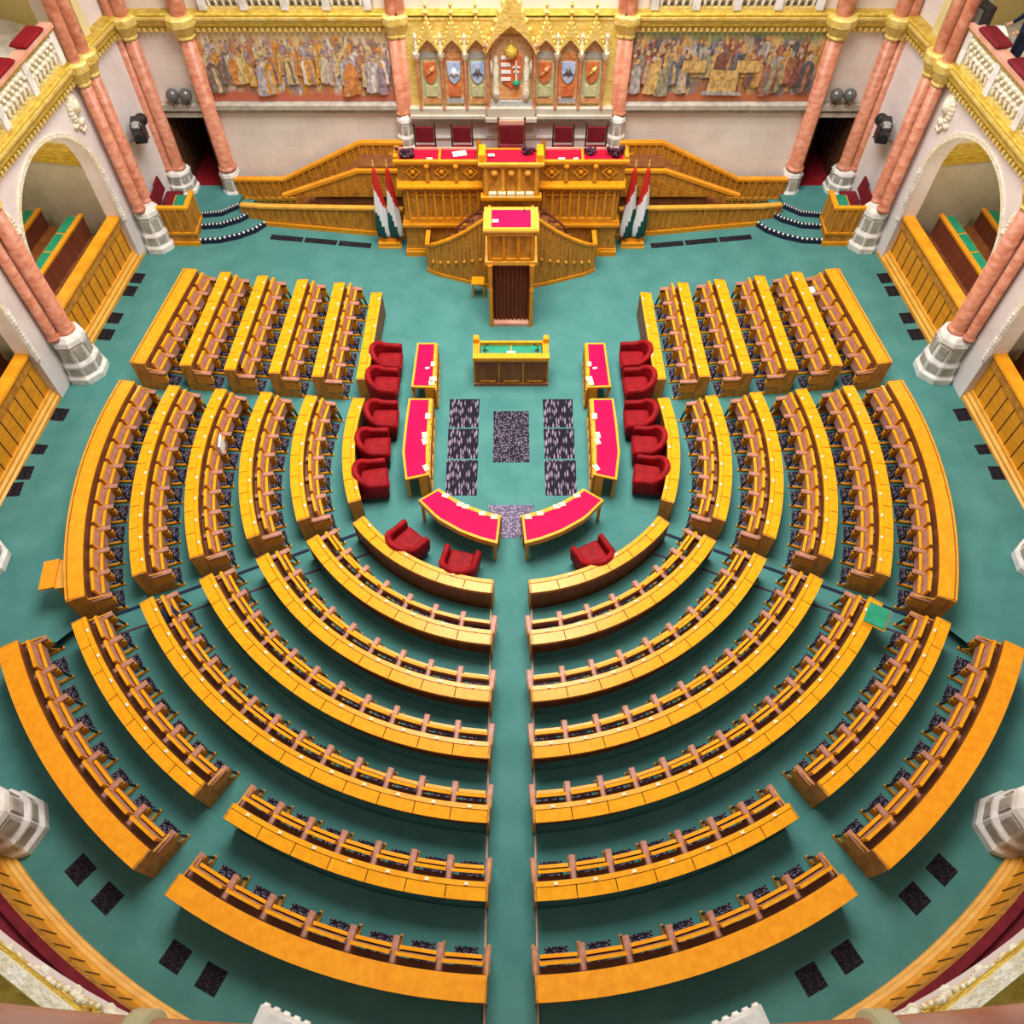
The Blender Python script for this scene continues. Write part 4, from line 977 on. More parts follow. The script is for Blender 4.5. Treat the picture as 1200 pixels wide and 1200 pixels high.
# murals: crowds of plain robed figures
FIGS = {-1: [(.58, .22, .05), (.60, .44, .18), (.30, .22, .26), (.70, .62, .52), (.66, .30, .04), (.40, .18, .10), (.56, .44, .24), (.22, .15, .12), (.46, .40, .42)],
        1: [(.26, .09, .04), (.09, .08, .09), (.52, .28, .08), (.36, .13, .07), (.16, .16, .18), (.58, .36, .12), (.20, .07, .05), (.40, .36, .34), (.30, .26, .16)]}
FM = {}
for sg, cl_ in FIGS.items():
    FM[sg] = []
    for k, c in enumerate(cl_):
        nme = 'mural_pigment_%s%d' % ('a' if sg < 0 else 'b', k); M[nme] = mat(nme, tuple(v * .62 for v in c), .8, col2=tuple(min(1, v * 1.25 + .03) for v in c), scale=(14, 14, 9), detail=8); FM[sg].append(nme)
M['mural_face'] = mat('mural_face', (.46, .25, .14), .8, col2=(.62, .40, .26), scale=(20, 20, 20))
for sx in (-1, 1):
    m_ = -sx; rnd = random.Random(5 if sx < 0 else 6); b = MB(); b.box(-2.38, 2.38, -.02, .03, -.89, .89)
    mats = ['mural_a' if sx < 0 else 'mural_b', 'mural_face'] + FM[sx]
    y = -.022
    def fpoly(pts, mi):
        global y
        f_ = b.poly([(x, y, z) for x, z in pts]); f_.material_index = mi
    for row_ in range(4):
        n_ = (26, 24, 18, 13)[row_]
        for k in range(n_):
            x = -2.28 + 4.56 * (k + .5 + rnd.uniform(-.3, .3)) / n_
            if row_ == 3 and (abs(x) < .75 or rnd.random() < .25): continue
            if row_ == 2 and abs(x + .1) < .5 and sx > 0: continue
            z0 = (.05, -.2, -.42, -.66)[row_] + rnd.uniform(-.06, .06); h = (.62, .70, .78, .9)[row_] * rnd.uniform(.88, 1.08); w_ = h * rnd.uniform(.15, .23); l = rnd.uniform(-.05, .05)
            z1 = min(z0 + h, .82); h = z1 - z0; y -= .0003; mi = 2 + rnd.randrange(9)
            fpoly([(x - w_, z0), (x - w_ * .2, z0 - .03), (x + w_ * .95, z0 + .01), (x + w_ * .8 + l, z0 + .45 * h), (x + w_ * .75 + l, z0 + .74 * h), (x + w_ * .3 + l, z0 + .83 * h), (x - w_ * .3 + l, z0 + .83 * h), (x - w_ * .75 + l, z0 + .72 * h), (x - w_ * .7 + l, z0 + .4 * h)], mi)
            y -= .0003; mi2 = 2 + rnd.randrange(9)
            if rnd.random() < .7: fpoly([(x - w_ * .2, z0), (x + w_ * .35, z0 + .02), (x + w_ * .25 + l, z0 + .7 * h), (x - w_ * .1 + l, z0 + .72 * h)], mi2)
            y -= .0003; hr = h * .075
            fpoly([(x + l + hr * .8 * math.cos(2 * PI * q / 8), z0 + h * .91 + hr * math.sin(2 * PI * q / 8)) for q in range(8)], 1)
            y -= .0003
            if rnd.random() < .8: fpoly([(x + l + hr * .95 * math.cos(PI * q / 5), z0 + h * .92 + hr * 1.25 * math.sin(PI * q / 5)) for q in range(6)], 2 + rnd.choice((2, 5, 7)))
    if sx > 0:
        y -= .0004; fpoly([(-.32, -.6), (.42, -.62), (.42, -.05), (-.28, -.02)], 7); y -= .0003; fpoly([(-.45, -.68), (.62, -.70), (.55, -.6), (-.42, -.58)], 7 + 2)
        for x in (-.75, .62): y -= .0003; fpoly([(x - .3, -.1), (x + .3, -.1), (x + .3, .2), (x - .3, .22)], 7)
    o = b.build('wall_painting', mats, None, (-5.33 * m_, 20.97, 3.90))
    tag(o, 'wide crowd scene mural in warm ochre left of the canopy' if sx < 0 else 'wide assembly scene mural with dark figures right of the canopy', 'painting')

# gilded canopy over the dais
r = thing('gilded_canopy', 'gilded gothic canopy with painted shields on the back wall', 'canopy', (0, 20.7, 2.72))
O = 2.72
boxpart('backing', 'gold', r, (-2.66, 2.66, .10, .35, 0, 2.45))
boxpart('stone_base', 'lodge_stone', r, (-2.62, 2.62, -.14, .2, .02, .10), (-2.62, 2.62, -.08, .2, .10, .26), (-.66, .66, -.26, .2, .0, .10), (-.62, .62, -.20, .2, .10, .34))
boxpart('base_moulding', 'grey_stone', r, (-2.60, 2.60, -.10, .2, -.06, .02), (-.63, .63, -.20, .2, -.08, .0))
XS = [-2.02, -1.43, -.84, .84, 1.43, 2.02]
cols = [('mosaic_green', 'shield_red', 'slate'), ('mosaic_orange', 'shield_blue', 'mosaic_orange'), ('mosaic_green', 'shield_blue', 'slate'), ('mosaic_green', 'shield_red', 'slate'), ('mosaic_orange', 'shield_blue', 'mosaic_orange'), ('mosaic_green', 'shield_red', 'slate')]
def gable(b, x0, w, zs, za, zg, y0, y1):
    N = 16
    def az(x): return zs + (za - zs) * max(0, 1 - abs(x) / w / .92) ** .62 if abs(x) < w * .92 else zs - .05
    def oz(x): return zs - .02 + (zg - zs) * (1 - abs(x) / w) ** .9
    for k in range(N):
        xa, xb = -w + 2 * w * k / N, -w + 2 * w * (k + 1) / N
        q = [(xa, min(az(xa), oz(xa) - .01)), (xb, min(az(xb), oz(xb) - .01)), (xb, oz(xb)), (xa, oz(xa))]
        b.hexa([(x0 + x, y0, z) for x, z in q], [(x0 + x, y1, z) for x, z in q])
    for s in (-1, 1):
        for k in range(7):
            x = w * (1 - k / 7); b.ball((x0 + s * x, (y0 + y1) / 2, oz(x * .999) + .01), .045 * (1.6 if w > .4 else 1), 6)
def shield_poly(x0, zc, w, h, y0, y1, b):
    P = [(-w, h), (w, h), (w, .1 * h), (w * .8, -.45 * h), (w * .4, -.8 * h), (0, -h), (-w * .4, -.8 * h), (-w * .8, -.45 * h), (-w, .1 * h)]
    b.hexa([(x0 + x, y0, zc + z) for x, z in P], [(x0 + x, y1, zc + z) for x, z in P])
for x, (pm_, sm, tm) in zip(XS, cols):
    boxpart('painted_panel', pm_, r, (x - .24, x + .24, .04, .12, .34, 1.55)); boxpart('niche_top', 'mosaic_sand', r, (x - .24, x + .24, .05, .12, 1.55, 2.0))
    boxpart('panel_band', tm, r, (x - .24, x + .24, .02, .1, 1.52, 1.66)); boxpart('panel_foot', 'slate' if tm != 'slate' else 'mosaic_orange', r, (x - .22, x + .22, .02, .1, .36, .50))
    b = MB(); shield_poly(x, 1.16, .165, .27, -.02, .06, b); so = b.build('shield', sm, r)
    if sm == 'shield_blue':
        b = MB(); b.ball((x, -.02, 1.20), .07, 8, 1.5); b.tube([(x - .12, -.03, 1.12), (x, -.04, 1.26), (x + .12, -.03, 1.12)], .022, 6); b.build('heraldic_beast', 'dark_grey' if x > -1 else 'flag_white', so, smooth=True)
    else:
        b = MB(); b.tube([(x - .1, -.03, 1.10), (x + .02, -.03, 1.22), (x + .1, -.03, 1.34)], .03, 6); b.ball((x + .04, -.03, 1.26), .06, 6); b.build('heraldic_beast', 'mosaic_orange' if x < 1.6 else 'gold', so, smooth=True)
    b = MB(); b.box(x - .15, x + .15, -.01, .06, .56, .84); b.build('shield_base', 'mosaic_green' if tm == 'slate' else 'shield_red', r)
    b = MB(); gable(b, x, .285, 1.70, 2.06, 2.50, -.16, .08); b.build('gable', 'gold', r)
    b = MB(); b.lathe([(.03, 2.38), (.045, 2.5), (.02, 2.56), (.075, 2.66), (.02, 2.72), (.05, 2.82), (.0, 2.9)], (x, -.04, 0), 8); b.build('finial', 'gold', r)
for x in (-2.32, -1.725, -1.135, 1.135, 1.725, 2.32):
    b = MB(); b.lathe([(.05, .26), (.035, .34), (.035, 1.5), (.05, 1.54)], (x, -.06, 0), 10); b.build('colonnette', 'pink', r)
    b = MB(); b.lathe([(.045, 1.52), (.08, 1.62), (.09, 1.70), (.05, 1.74), (.03, 2.0), (.05, 2.1), (.0, 2.2)], (x, -.06, 0), 8); b.build('colonnette_cap', 'cream', r)
boxpart('painted_panel', 'mosaic_sand', r, (-.50, .50, .02, .12, .40, 2.05))
b = MB(); shield_poly(0, 1.22, .26, .40, -.08, .04, b); so = b.build('coat_of_arms', 'shield_red', r)
b = MB()
for k in range(4): b.box(-.25, -.01, -.10, -.07, 1.56 - k * .18, 1.64 - k * .18)
b.build('silver_bars', 'flag_white', so)
b = MB(); b.box(.11, .145, -.10, -.07, 1.0, 1.52); b.box(.03, .225, -.10, -.07, 1.34, 1.375); b.box(.06, .195, -.10, -.07, 1.22, 1.255); b.build('double_cross', 'flag_white', so)
b = MB(); b.lathe([(.11, 0), (.10, .05), (.0, .10)], (.128, -.06, .94), 8); b.build('green_mound', 'green_leather', so)
b = MB(); b.lathe([(.15, 1.64), (.17, 1.72), (.16, 1.80), (.08, 1.88), (.02, 1.92), (.03, 1.98), (0, 2.0)], (0, -.06, 0), 10); b.build('crown', 'gold_deep', so)
for s in (-1, 1):
    b = MB(); b.lathe([(.11, .48), (.10, .7), (.07, 1.0), (.09, 1.3), (.05, 1.42), (.065, 1.52), (.0, 1.62)], (s * .38, -.02, 0), 8); b.hexa([(s * .42, .0, 1.0), (s * .52, .0, 1.1), (s * .52, .0, 1.5), (s * .42, .0, 1.36)], [(s * .42, .04, 1.0), (s * .52, .04, 1.1), (s * .52, .04, 1.5), (s * .42, .04, 1.36)])
    b.build('angel', 'cream', r, smooth=True)
    b = MB(); b.lathe([(.06, .30), (.04, .4), (.04, 1.75), (.08, 1.86), (.09, 1.95), (.04, 2.0)], (s * .585, -.14, 0), 10); b.build('colonnette', 'pink', r)
boxpart('orange_base', 'mosaic_orange', r, (-.3, .3, -.04, .05, .50, .84)); boxpart('slate_band', 'slate', r, (-.5, .5, -.1, .1, .34, .48))
b = MB(); gable(b, 0, .62, 1.80, 2.46, 3.30, -.30, .05); b.build('central_gable', 'gold', r)
b = MB(); b.lathe([(.05, 3.15), (.08, 3.3), (.03, 3.36), (.11, 3.5), (.0, 3.8)], (0, -.12, 0), 8); b.build('finial', 'gold', r)

# things on the rostrum and pulpit
def paper(name, label, x, y, z, w, d, rz=0, m='paper', h=.012, group='loose papers'):
    b = MB(); b.box(-w / 2, w / 2, -d / 2, d / 2, 0, h); return tag(b.build(name, m, None, (x, y, z), rz), label, 'paper', group)
paper('paper_stack', 'white papers fanned on the red rostrum desk left of the centre', -1.28, 18.85, 2.885, .34, .2, .2)
paper('paper_sheet', 'small white sheet on the red rostrum desk, far left section', -2.02, 18.68, 2.865, .14, .06, 0)
paper('paper_sheet', 'small white sheet on the red rostrum desk right of the centre', 1.25, 18.68, 2.865, .16, .06, 0)
paper('paper_sheet', 'thin white sheet on the red rostrum desk near the right flowers', 1.6, 18.68, 2.865, .12, .06, .2)
paper('paper_sheet', 'cream sheet at the left of the tall central desk top', -.48, 18.3, 3.215, .16, .1, 0, 'cream_paper')
paper('paper_sheet', 'small white sheet on the red pulpit desk top', -.36, 16.05, 3.06, .14, .1, 0)
for k in range(5): paper('booklet', 'cream booklet standing on the shelf behind the pulpit, %s from the left' % ORD[k], -.46 + .23 * k, 18.11, 2.22, .19, .12, .05 * (k - 2), 'cream_paper', .10, 'booklets on the pulpit shelf')
def bouquet(label, x, y, z, s):
    r = thing('flower_arrangement', label, 'flowers', (x, y, z)); rnd = random.Random(int(x * 100)); b = MB()
    for k in range(16): b.ball((rnd.uniform(-.2, .2) * s, rnd.uniform(-.1, .1) * s, (.06 + rnd.uniform(0, .16)) * s), .055 * s, 6)
    b.build('blooms', 'violet', r, smooth=True); b = MB(); b.lathe([(.10 * s, 0), (.12 * s, .07 * s), (.08 * s, .09 * s)], (0, 0, 0), 10); b.build('bowl', 'black', r)
bouquet('dark flower arrangement at the left end of the rostrum', -2.62, 18.74, 2.88, 1.0); bouquet('dark flower arrangement at the right end of the rostrum', 2.58, 18.78, 2.88, 1.0)
bouquet('dark flower arrangement beside the tall chair on the central desk', .40, 18.40, 3.19, .8); bouquet('small dark flower arrangement on the rostrum right wing', 1.95, 18.85, 2.88, .7)

# stool by the pulpit, stenographers' desk
r = thing('stool', 'small yellow stool beside the left foot of the pulpit', 'stool', (-.86, 17.0, 0))
boxpart('seat', 'lid_wood', r, (-.17, .17, -.15, .15, .44, .50), bev=.02)
for ax in (-.14, .14):
    for ay in (-.12, .12): boxpart('leg', 'gold_wood', r, (ax - .02, ax + .02, ay - .02, ay + .02, 0, .45))
r = thing('stenographer_desk', 'oak desk with recessed green top in front of the pulpit', 'desk', (0, 14.05, 0))
boxpart('front_panel', 'brown_wood', r, (-.84, .84, -.21, -.14, 0, .86)); boxpart('top_rail', 'lid_wood', r, (-.90, .90, -.26, -.10, .90, .97)); boxpart('apron', 'oak_light', r, (-.87, .87, -.23, -.12, .82, .90))
boxpart('plinth', 'brown_wood', r, (-.90, .90, -.26, -.12, 0, .07)); boxpart('back_rail', 'lid_wood', r, (-.74, .74, .25, .31, .86, .97)); boxpart('back_panel', 'brown_wood', r, (-.84, .84, .22, .28, 0, .86))
for s in (-1, 1):
    boxpart('side_panel', 'gold_wood', r, (min(s * .74, s * .90), max(s * .74, s * .89), -.135, .36, 0, .95)); b = MB(); b.bevbox(min(s * .76, s * .90), max(s * .76, s * .90), .24, .40, .9, 1.10, .03); b.build('end_post', 'lid_wood', r)
b = MB(); 
for x in (-.29, .29): b.box(x - .02, x + .02, -.23, -.19, .07, .84)
for x in (-.57, 0, .57): b.box(x - .19, x + .19, -.235, -.2, .10, .15)
b.build('panel_mouldings', 'oak', r)
boxpart('desk_pad', 'green_leather', r, (-.72, -.01, -.10, .25, .84, .87)); boxpart('desk_pad', 'green_leather', r, (.01, .72, -.10, .25, .84, .87)); boxpart('divider', 'gold_wood', r, (-.01, .01, -.10, .25, .84, .89))
def mic(label, x, y, z, rz=0, s=1):
    r = thing('desk_microphone', label, 'microphone', (x, y, z), rz, 'black gooseneck microphones'); b = MB(); b.lathe([(.05 * s, 0), (.05 * s, .02), (.02 * s, .03)], (0, 0, 0), 10); b.build('base', 'black', r)
    b = MB(); b.tube([(0, 0, .02), (0, .02 * s, .14 * s), (0, -.06 * s, .22 * s)], .012 * s, 6); b.build('gooseneck', 'black', r); b = MB(); b.ball((0, -.07 * s, .22 * s), .028 * s, 6); b.build('microphone_head', 'black', r)
mic('black microphone at the left of the green stenographer desk', -.62, 14.12, .87, PI / 2); mic('black microphone at the right of the green stenographer desk', .62, 14.12, .87, -PI / 2)
mic('black microphone on the red desk top of the pulpit', .3, 16.36, 3.09, PI, .7)
paper('paper_sheet', 'small pale sheet on the front edge of the green stenographer desk', 0, 13.98, .97, .2, .06, 0)

# ministers' red topped tables
def table(outer, inner, sx, label, frontname='modesty_panel'):
    o = mir(outer, sx); i = mir(inner, sx); N = 13
    o, _ = resample(o, N); i, _ = resample(i, N)
    mid = (Vector(o[N // 2]) + Vector(i[N // 2])) / 2; T = .76
    r = thing('red_topped_table', label, 'table', (mid.x, mid.y, 0))
    lerp = lambda k, t: (o[k][0] + (i[k][0] - o[k][0]) * t - mid.x, o[k][1] + (i[k][1] - o[k][1]) * t - mid.y)
    def band(b, t0, t1, z0, z1, k0=0, k1=N - 1):
        prev = None
        for k in range(k0, k1 + 1):
            p, q = lerp(k, t0), lerp(k, t1); ring = [b.bm.verts.new((*p, z0)), b.bm.verts.new((*q, z0)), b.bm.verts.new((*q, z1)), b.bm.verts.new((*p, z1))]
            if prev:
                for j in range(4): b.bm.faces.new((prev[j], prev[(j + 1) % 4], ring[(j + 1) % 4], ring[j]))
            else: b.bm.faces.new(ring)
            prev = ring
        b.bm.faces.new(prev)
    b = MB(); band(b, 0, 1, T - .05, T); b.build('table_top', 'lid_wood', r)
    b = MB(); prev = None
    b2 = MB(); 
    oo, ii = o, i
    # inset cloth
    def q(k, t):
        return lerp(k, t)
    ends = .045
    prev = None
    for k in range(N):
        kk = k
        p, u = q(k, .09), q(k, .87)
        if k == 0: a2, c2 = q(1, .09), q(1, .87)
        if k == N - 1: a2, c2 = q(N - 2, .09), q(N - 2, .87)
        if k in (0, N - 1):
            d = (Vector(a2) - Vector(p)).normalized() * ends; p = tuple(Vector(p) + d); d = (Vector(c2) - Vector(u)).normalized() * ends; u = tuple(Vector(u) + d)
        ring = [b2.bm.verts.new((*p, T - .01)), b2.bm.verts.new((*u, T - .01)), b2.bm.verts.new((*u, T + .004)), b2.bm.verts.new((*p, T + .004))]
        if prev:
            for j in range(4): b2.bm.faces.new((prev[j], prev[(j + 1) % 4], ring[(j + 1) % 4], ring[j]))
        else: b2.bm.faces.new(ring)
        prev = ring
    b2.bm.faces.new(prev); b2.build('red_inlay', 'red_leather', r)
    b = MB(); band(b, .90, 1.0, .0, T - .05); b.build('modesty_panel', 'oak', r)
    b = MB(); band(b, .0, .04, T - .16, T - .05); b.build('apron', 'gold_wood', r)
    b = MB(); band(b, .95, 1.06, 0, .10); band(b, .96, 1.04, T - .14, T - .06)
    b.build('panel_mouldings', 'gold_wood', r)
    b = MB()
    for k in range(0, N, 2):
        p = lerp(k, 1.02); b = MB(); b.box(p[0] - .02, p[0] + .02, p[1] - .02, p[1] + .02, .1, T - .06); b.build('pilaster', 'oak_light', r)
    for k in (0, N - 1):
        k2 = 1 if k == 0 else N - 2
        A_ = [lerp(k, .55), lerp(k, 1.0), lerp(k2, 1.0), lerp(k2, .55)]; A_ = [A_[0], A_[1]] + [tuple(Vector(A_[1]) + (Vector(A_[2]) - Vector(A_[1])).normalized() * .04), tuple(Vector(A_[0]) + (Vector(A_[3]) - Vector(A_[0])).normalized() * .04)]
        b = MB(); b.hexa([(*p, 0) for p in A_], [(*p, T - .05) for p in A_]); b.build('end_panel', 'gold_wood', r)
        p = lerp(k, .08); p2 = lerp(k2, .08); p = Vector(p) + (Vector(p2) - Vector(p)).normalized() * .06
        b = MB(); b.box(p.x - .03, p.x + .03, p.y - .03, p.y + .03, 0, T - .05); b.build('leg', 'gold_wood', r)
    # cream lamps and papers along the inner edge are things of their own
    return lambda k, t: (lerp(k, t)[0] + mid.x, lerp(k, t)[1] + mid.y, T + .004)
for sx in (-1, 1):
    sd = side(sx)
    at = table([(-2.26, 14.49), (-2.32, 13.10)], [(-1.79, 14.49), (-1.76, 13.07)], sx, 'short straight table with crimson top, farthest on the %s' % sd)
    for j, (k, t) in enumerate(((6, .86), (11, .84), (10, .9))):
        x, y, z = at(k, t); paper('paper_stack', 'cream papers on the far %s crimson table, %s from the pulpit' % (sd, ORD[j]), x, y, z, .09 + .03 * j, .14, .1 * j, 'cream_paper', .03)
    x, y, z = at(7, .62); paper('paper_sheet', 'white sheet near the middle of the far %s crimson table' % sd, x, y, z, .10, .05, .2)
    at = table([(-2.35, 12.74), (-2.385, 11.9), (-2.39, 11.2), (-2.27, 10.46)], [(-1.82, 12.74), (-1.81, 11.9), (-1.80, 11.2), (-1.77, 10.59)], sx, 'long crimson topped table bending at its near end, %s' % sd)
    for j, (k, t) in enumerate(((3, .88), (6, .80), (7, .82), (11, .88))):
        x, y, z = at(k, t); paper('paper_stack', 'cream papers on the long %s crimson table, %s from the pulpit' % (sd, ORD[j]), x, y, z, .11, .16, .15 * j, 'cream_paper', .03)
    at = table([(-1.96, 9.93), (-1.55, 9.47), (-1.04, 9.14), (-.62, 8.96), (-.28, 8.86)], [(-1.54, 10.23), (-1.22, 9.98), (-.92, 9.80), (-.55, 9.64), (-.22, 9.55)], sx, 'curved crimson topped table %s of the aisle entrance' % sd)
    for j, (k, t) in enumerate(((2, .88), (5, .88), (6, .9), (9, .88), (11, .86))):
        x, y, z = at(k, t); paper('paper_stack', 'cream papers on the curved %s crimson table, %s from the left' % (sd, ORD[j] if sx < 0 else ORD[4 - j]), x, y, z, .14, .10, .4 * -sx * (1 - k / 12) * -1, 'cream_paper', .03)

# red tub armchairs
def armchair(x, y, rz, label):
    c = thing('tub_armchair', label, 'armchair', (x, y, 0), rz, 'red tub armchairs of the ministers')
    outer, inner, hts = [], [], []
    ow, od, iw = .38, .36, .27
    path = []
    for k in range(25):
        t = -1 + 2 * k / 24
        if abs(t) > .55:
            s = 1 if t > 0 else -1; f = (abs(t) - .55) / .45
            path.append((s * 1.0, -.05 + .38 * f, .66 - .02 * f))
        else:
            a = t / .55 * PI / 2
            path.append((math.sin(a), -.05 - math.cos(a) * .9 * .36 / 1.0 , .66 + .20 * math.cos(a) ** .8))
    b = MB(); prev = None
    for px_, py_, h in path:
        ox_, oy_ = px_ * ow, (py_ if py_ > -.05 else -.05 + (py_ + .05) * 1.05)
        ix_, iy_ = px_ * iw, (py_ if py_ > -.05 else -.05 + (py_ + .05) * .68)
        mx_, my_ = (ox_ + ix_) / 2, (oy_ + iy_) / 2
        ring = [b.bm.verts.new(p) for p in ((ox_ * .96, oy_ * .97, .16), (ox_, oy_, .30), (ox_ * 1.03, oy_ * 1.03, h - .06), (ox_ * .99, oy_ * .99, h - .01), (mx_, my_, h + .015), (ix_ * 1.02, iy_, h - .01), (ix_, iy_, h - .06), (ix_, iy_, .30), (ix_, iy_, .16))]
        if prev:
            for j in range(9): b.bm.faces.new((prev[j], prev[(j + 1) % 9], ring[(j + 1) % 9], ring[j]))
        else: b.bm.faces.new(ring)
        prev = ring
    b.bm.faces.new(prev); b.build('tub_back', 'red_velvet', c, smooth=True)
    b = MB(); b.bevbox(-.275, .275, -.26, .36, .30, .46, .05); b.build('seat_cushion', 'red_velvet', c, smooth=False)
    b = MB(); b.bevbox(-.34, .34, -.30, .33, .14, .30, .03); b.build('seat_frame', 'dark_red', c)
    for ax in (-.29, .29):
        for ay in (-.25, .28): b = MB(); b.lathe([(.022, 0), (.03, .05), (.04, .16)], (ax, ay, 0), 8); b.build('leg', 'dark_wood', c)
L_ = [('farthest', -3.0, 14.23, -90), ('second farthest', -3.02, 13.45, -92), ('middle', -2.96, 12.42, -90), ('fourth', -3.08, 11.60, -86), ('nearest', -3.05, 10.72, -80)]
for nme, x, y, a in L_: armchair(x, y, math.radians(a), 'red velvet tub armchair, %s of the five on the left side' % nme)
for (nme, x, y, a), dy in zip(L_, (.05, 0, 0, .05, .1)): armchair(-x, y + dy, math.radians(-a), 'red velvet tub armchair, %s of the five on the right side' % nme)
armchair(-2.20, 9.05, math.radians(-42), 'red velvet tub armchair by the front desk, farther left from the aisle')
armchair(-1.07, 8.52, math.radians(-14), 'red velvet tub armchair by the front desk, just left of the aisle')
armchair(1.72, 8.72, math.radians(28), 'lone red velvet tub armchair by the front desk right of the aisle')

# grilles in the carpet
def plate(name, label, pts, z, m, cat='floor grille', group=None):
    c = Vector((sum(p[0] for p in pts) / len(pts), sum(p[1] for p in pts) / len(pts))); b = MB(); b.prism([(p[0] - c.x, p[1] - c.y) for p in pts], -.01, .006)
    return tag(b.build(name, m, None, (c.x, c.y, z)), label, cat, group)
for sx in (-1, 1):
    sd = side(sx)
    for k, (y0, y1) in enumerate(((13.37, 12.50), (12.46, 11.58), (11.54, 10.56))):
        plate('floor_grille', 'long dark slotted floor grille left of centre, %s segment' % ('far', 'middle', 'near')[k] if sx < 0 else 'long dark slotted floor grille right of centre, %s segment' % ('far', 'middle', 'near')[k], mir([(-1.48, y0), (-.76, y0), (-.77, y1), (-1.46, y1)], sx), 0, 'long_grille')
    a, c = Vector((-6.75, 19.32)), Vector((-3.85, 18.93)); u = (c - a) / 3; q = Vector((-u.y, u.x)).normalized() * .10
    for k in range(3):
        p0 = a + u * k + u * .03; p1 = a + u * (k + 1) - u * .03
        plate('floor_grille', 'narrow dark floor grille along the %s side stairs, %s from the steps' % (sd, ORD[k]), mir([tuple(p0 - q), tuple(p1 - q), tuple(p1 + q), tuple(p0 + q)], sx), 0, 'vent')
    V_ = [(-10.07, 17.63), (-10.15, 17.13), (-10.28, 16.12), (-10.34, 15.53), (-10.76, 12.89), (-10.93, 11.79), (-11.02, 11.14), (-11.1, 10.67), (-7.24, 2.7), (-6.67, 2.26), (-5.36, 1.4), (-4.73, 1.09)]
    if sx > 0: V_.pop(7)
    for k, (x, y) in enumerate(V_):
        d = (Vector((x, y)) - Vector((0, 11.4))).normalized() if y < 11.4 else Vector((-1, .12)).normalized(); t = Vector((-d.y, d.x)); s = .19
        p = Vector((x, y)); plate('floor_vent', 'square dark vent in the %s perimeter carpet, %s counting from the back wall' % (sd, ORD[k]), mir([tuple(p - d * s - t * s), tuple(p + d * s - t * s), tuple(p + d * s + t * s), tuple(p - d * s + t * s)], sx), pz(y) + .004, 'vent', 'floor vent', 'perimeter floor vents')
plate('floor_grille', 'dark diamond patterned floor grille in the middle of the well', [(-.42, 12.99), (.42, 12.99), (.42, 11.48), (-.42, 11.48)], 0, 'grille')
plate('floor_grille', 'pale perforated floor panel between the two curved crimson tables', [(-.52, 10.3), (.52, 10.3), (.2, 9.45), (-.2, 9.45)], 0, 'dot_grille')

# wall lamps, remote cameras
for sx in (-1, 1):
    sd = side(sx); m_ = -sx
    for k, x in enumerate((-8.72, -8.38)):
        r = thing('globe_lamp', 'dark glass globe lamp above the %s doorway, %s one' % (sd, ('outer', 'inner')[k]), 'lamp', (x * m_, 20.82, 2.98), 0, 'globe lamps above the doorways')
        b = MB(); b.lathe([(.07, 0), (.03, .04), (.03, .12)], (0, 0, 0), 8); b.build('lamp_foot', 'bronze', r); b = MB(); b.ball((0, 0, .26), .165, 14); b.build('globe', 'dark_grey', r, smooth=True)
    p = Vector((-9.72 * m_, 19.70)); 
    r = thing('remote_camera', 'black remote television camera on the wall near the %s corner' % sd, 'camera', (p.x, p.y, 2.62), .2 * m_); r.scale = (1.45, 1.45, 1.45)
    b = MB(); b.tube([(-.02 * m_, .0, .05), (.30 * m_, 0, .05)], .03, 8); b.build('wall_arm', 'grey', r)
    b = MB(); b.box(.2 * m_ - .10, .2 * m_ + .10, -.14, .14, .05, .22) ; b.build('pan_head', 'black', r)
    b = MB(); b.box(.22 * m_ - .09, .22 * m_ + .09, -.22, .08, .24, .44); b.build('camera_body', 'black', r)
    b = MB(); b.tube([(.22 * m_, -.2, .34), (.25 * m_, -.38, .30)], .075, 10); b.build('lens', 'black', r, smooth=False)
    b = MB(); b.lathe([(.09, -.05), (.10, 0), (.06, .03)], (.22 * m_, -.16, .42), 12); b.build('lamp_disc', 'grey', r); b = MB(); b.ball((.26 * m_, .18, .30), .11, 10); b.build('reel', 'black', r, smooth=True)
    b = MB(); b.tube([(.25 * m_, .10, .02), (.28 * m_, .22, -.06), (.12 * m_, .3, -.02), (.05 * m_, .15, .1)], .012, 6); b.build('cable', 'black', r)

# things left on seats and desks
def coat(name, label, x, y, z, m, w, d, h, rz, cat):
    b = MB(); rnd = random.Random(int(abs(x) * 100)); N = 8; g = []
    for j in range(N + 1):
        row_ = []
        for k in range(N + 1):
            u, v = j / N - .5, k / N - .5; row_.append(b.bm.verts.new((u * w, v * d, h * (1 - (2 * max(abs(u), abs(v))) ** 2) + .02 * rnd.random())))
        g.append(row_)
    for j in range(N):
        for k in range(N): b.bm.faces.new((g[j][k], g[j + 1][k], g[j + 1][k + 1], g[j][k + 1]))
    r_ = [b.bm.verts.new((v.co.x, v.co.y, -.01)) for v in ([g[0][0], g[N][0], g[N][N], g[0][N]])]
    b.bm.faces.new(r_)
    return tag(b.build(name, m, None, (x, y, z), rz, smooth=True), label, cat)
coat('coat', 'dark blue coat draped over the passage-end seat, near left block', -6.60, 7.18, .88, 'navy', .36, .30, .14, .9, 'coat')
coat('coat', 'dark grey jacket over the nearest seat back, third row, far left block', -6.30, 13.80, .95, 'plum', .12, .42, .06, .1, 'jacket')
b = MB(); b.box(-.02, .02, -.17, .17, 0, .34); tag(b.build('folder', 'paper', None, (-6.33, 11.28, .72), .1), 'white folder leaning on a seat back, third row, middle left block', 'folder')
b = MB(); b.bevbox(-.16, .16, -.12, .12, 0, .22, .05); tag(b.build('bag', 'paper', None, (7.63, 16.3, .62), .1), 'white bag on the farthest seat, outermost row, far right block', 'bag')
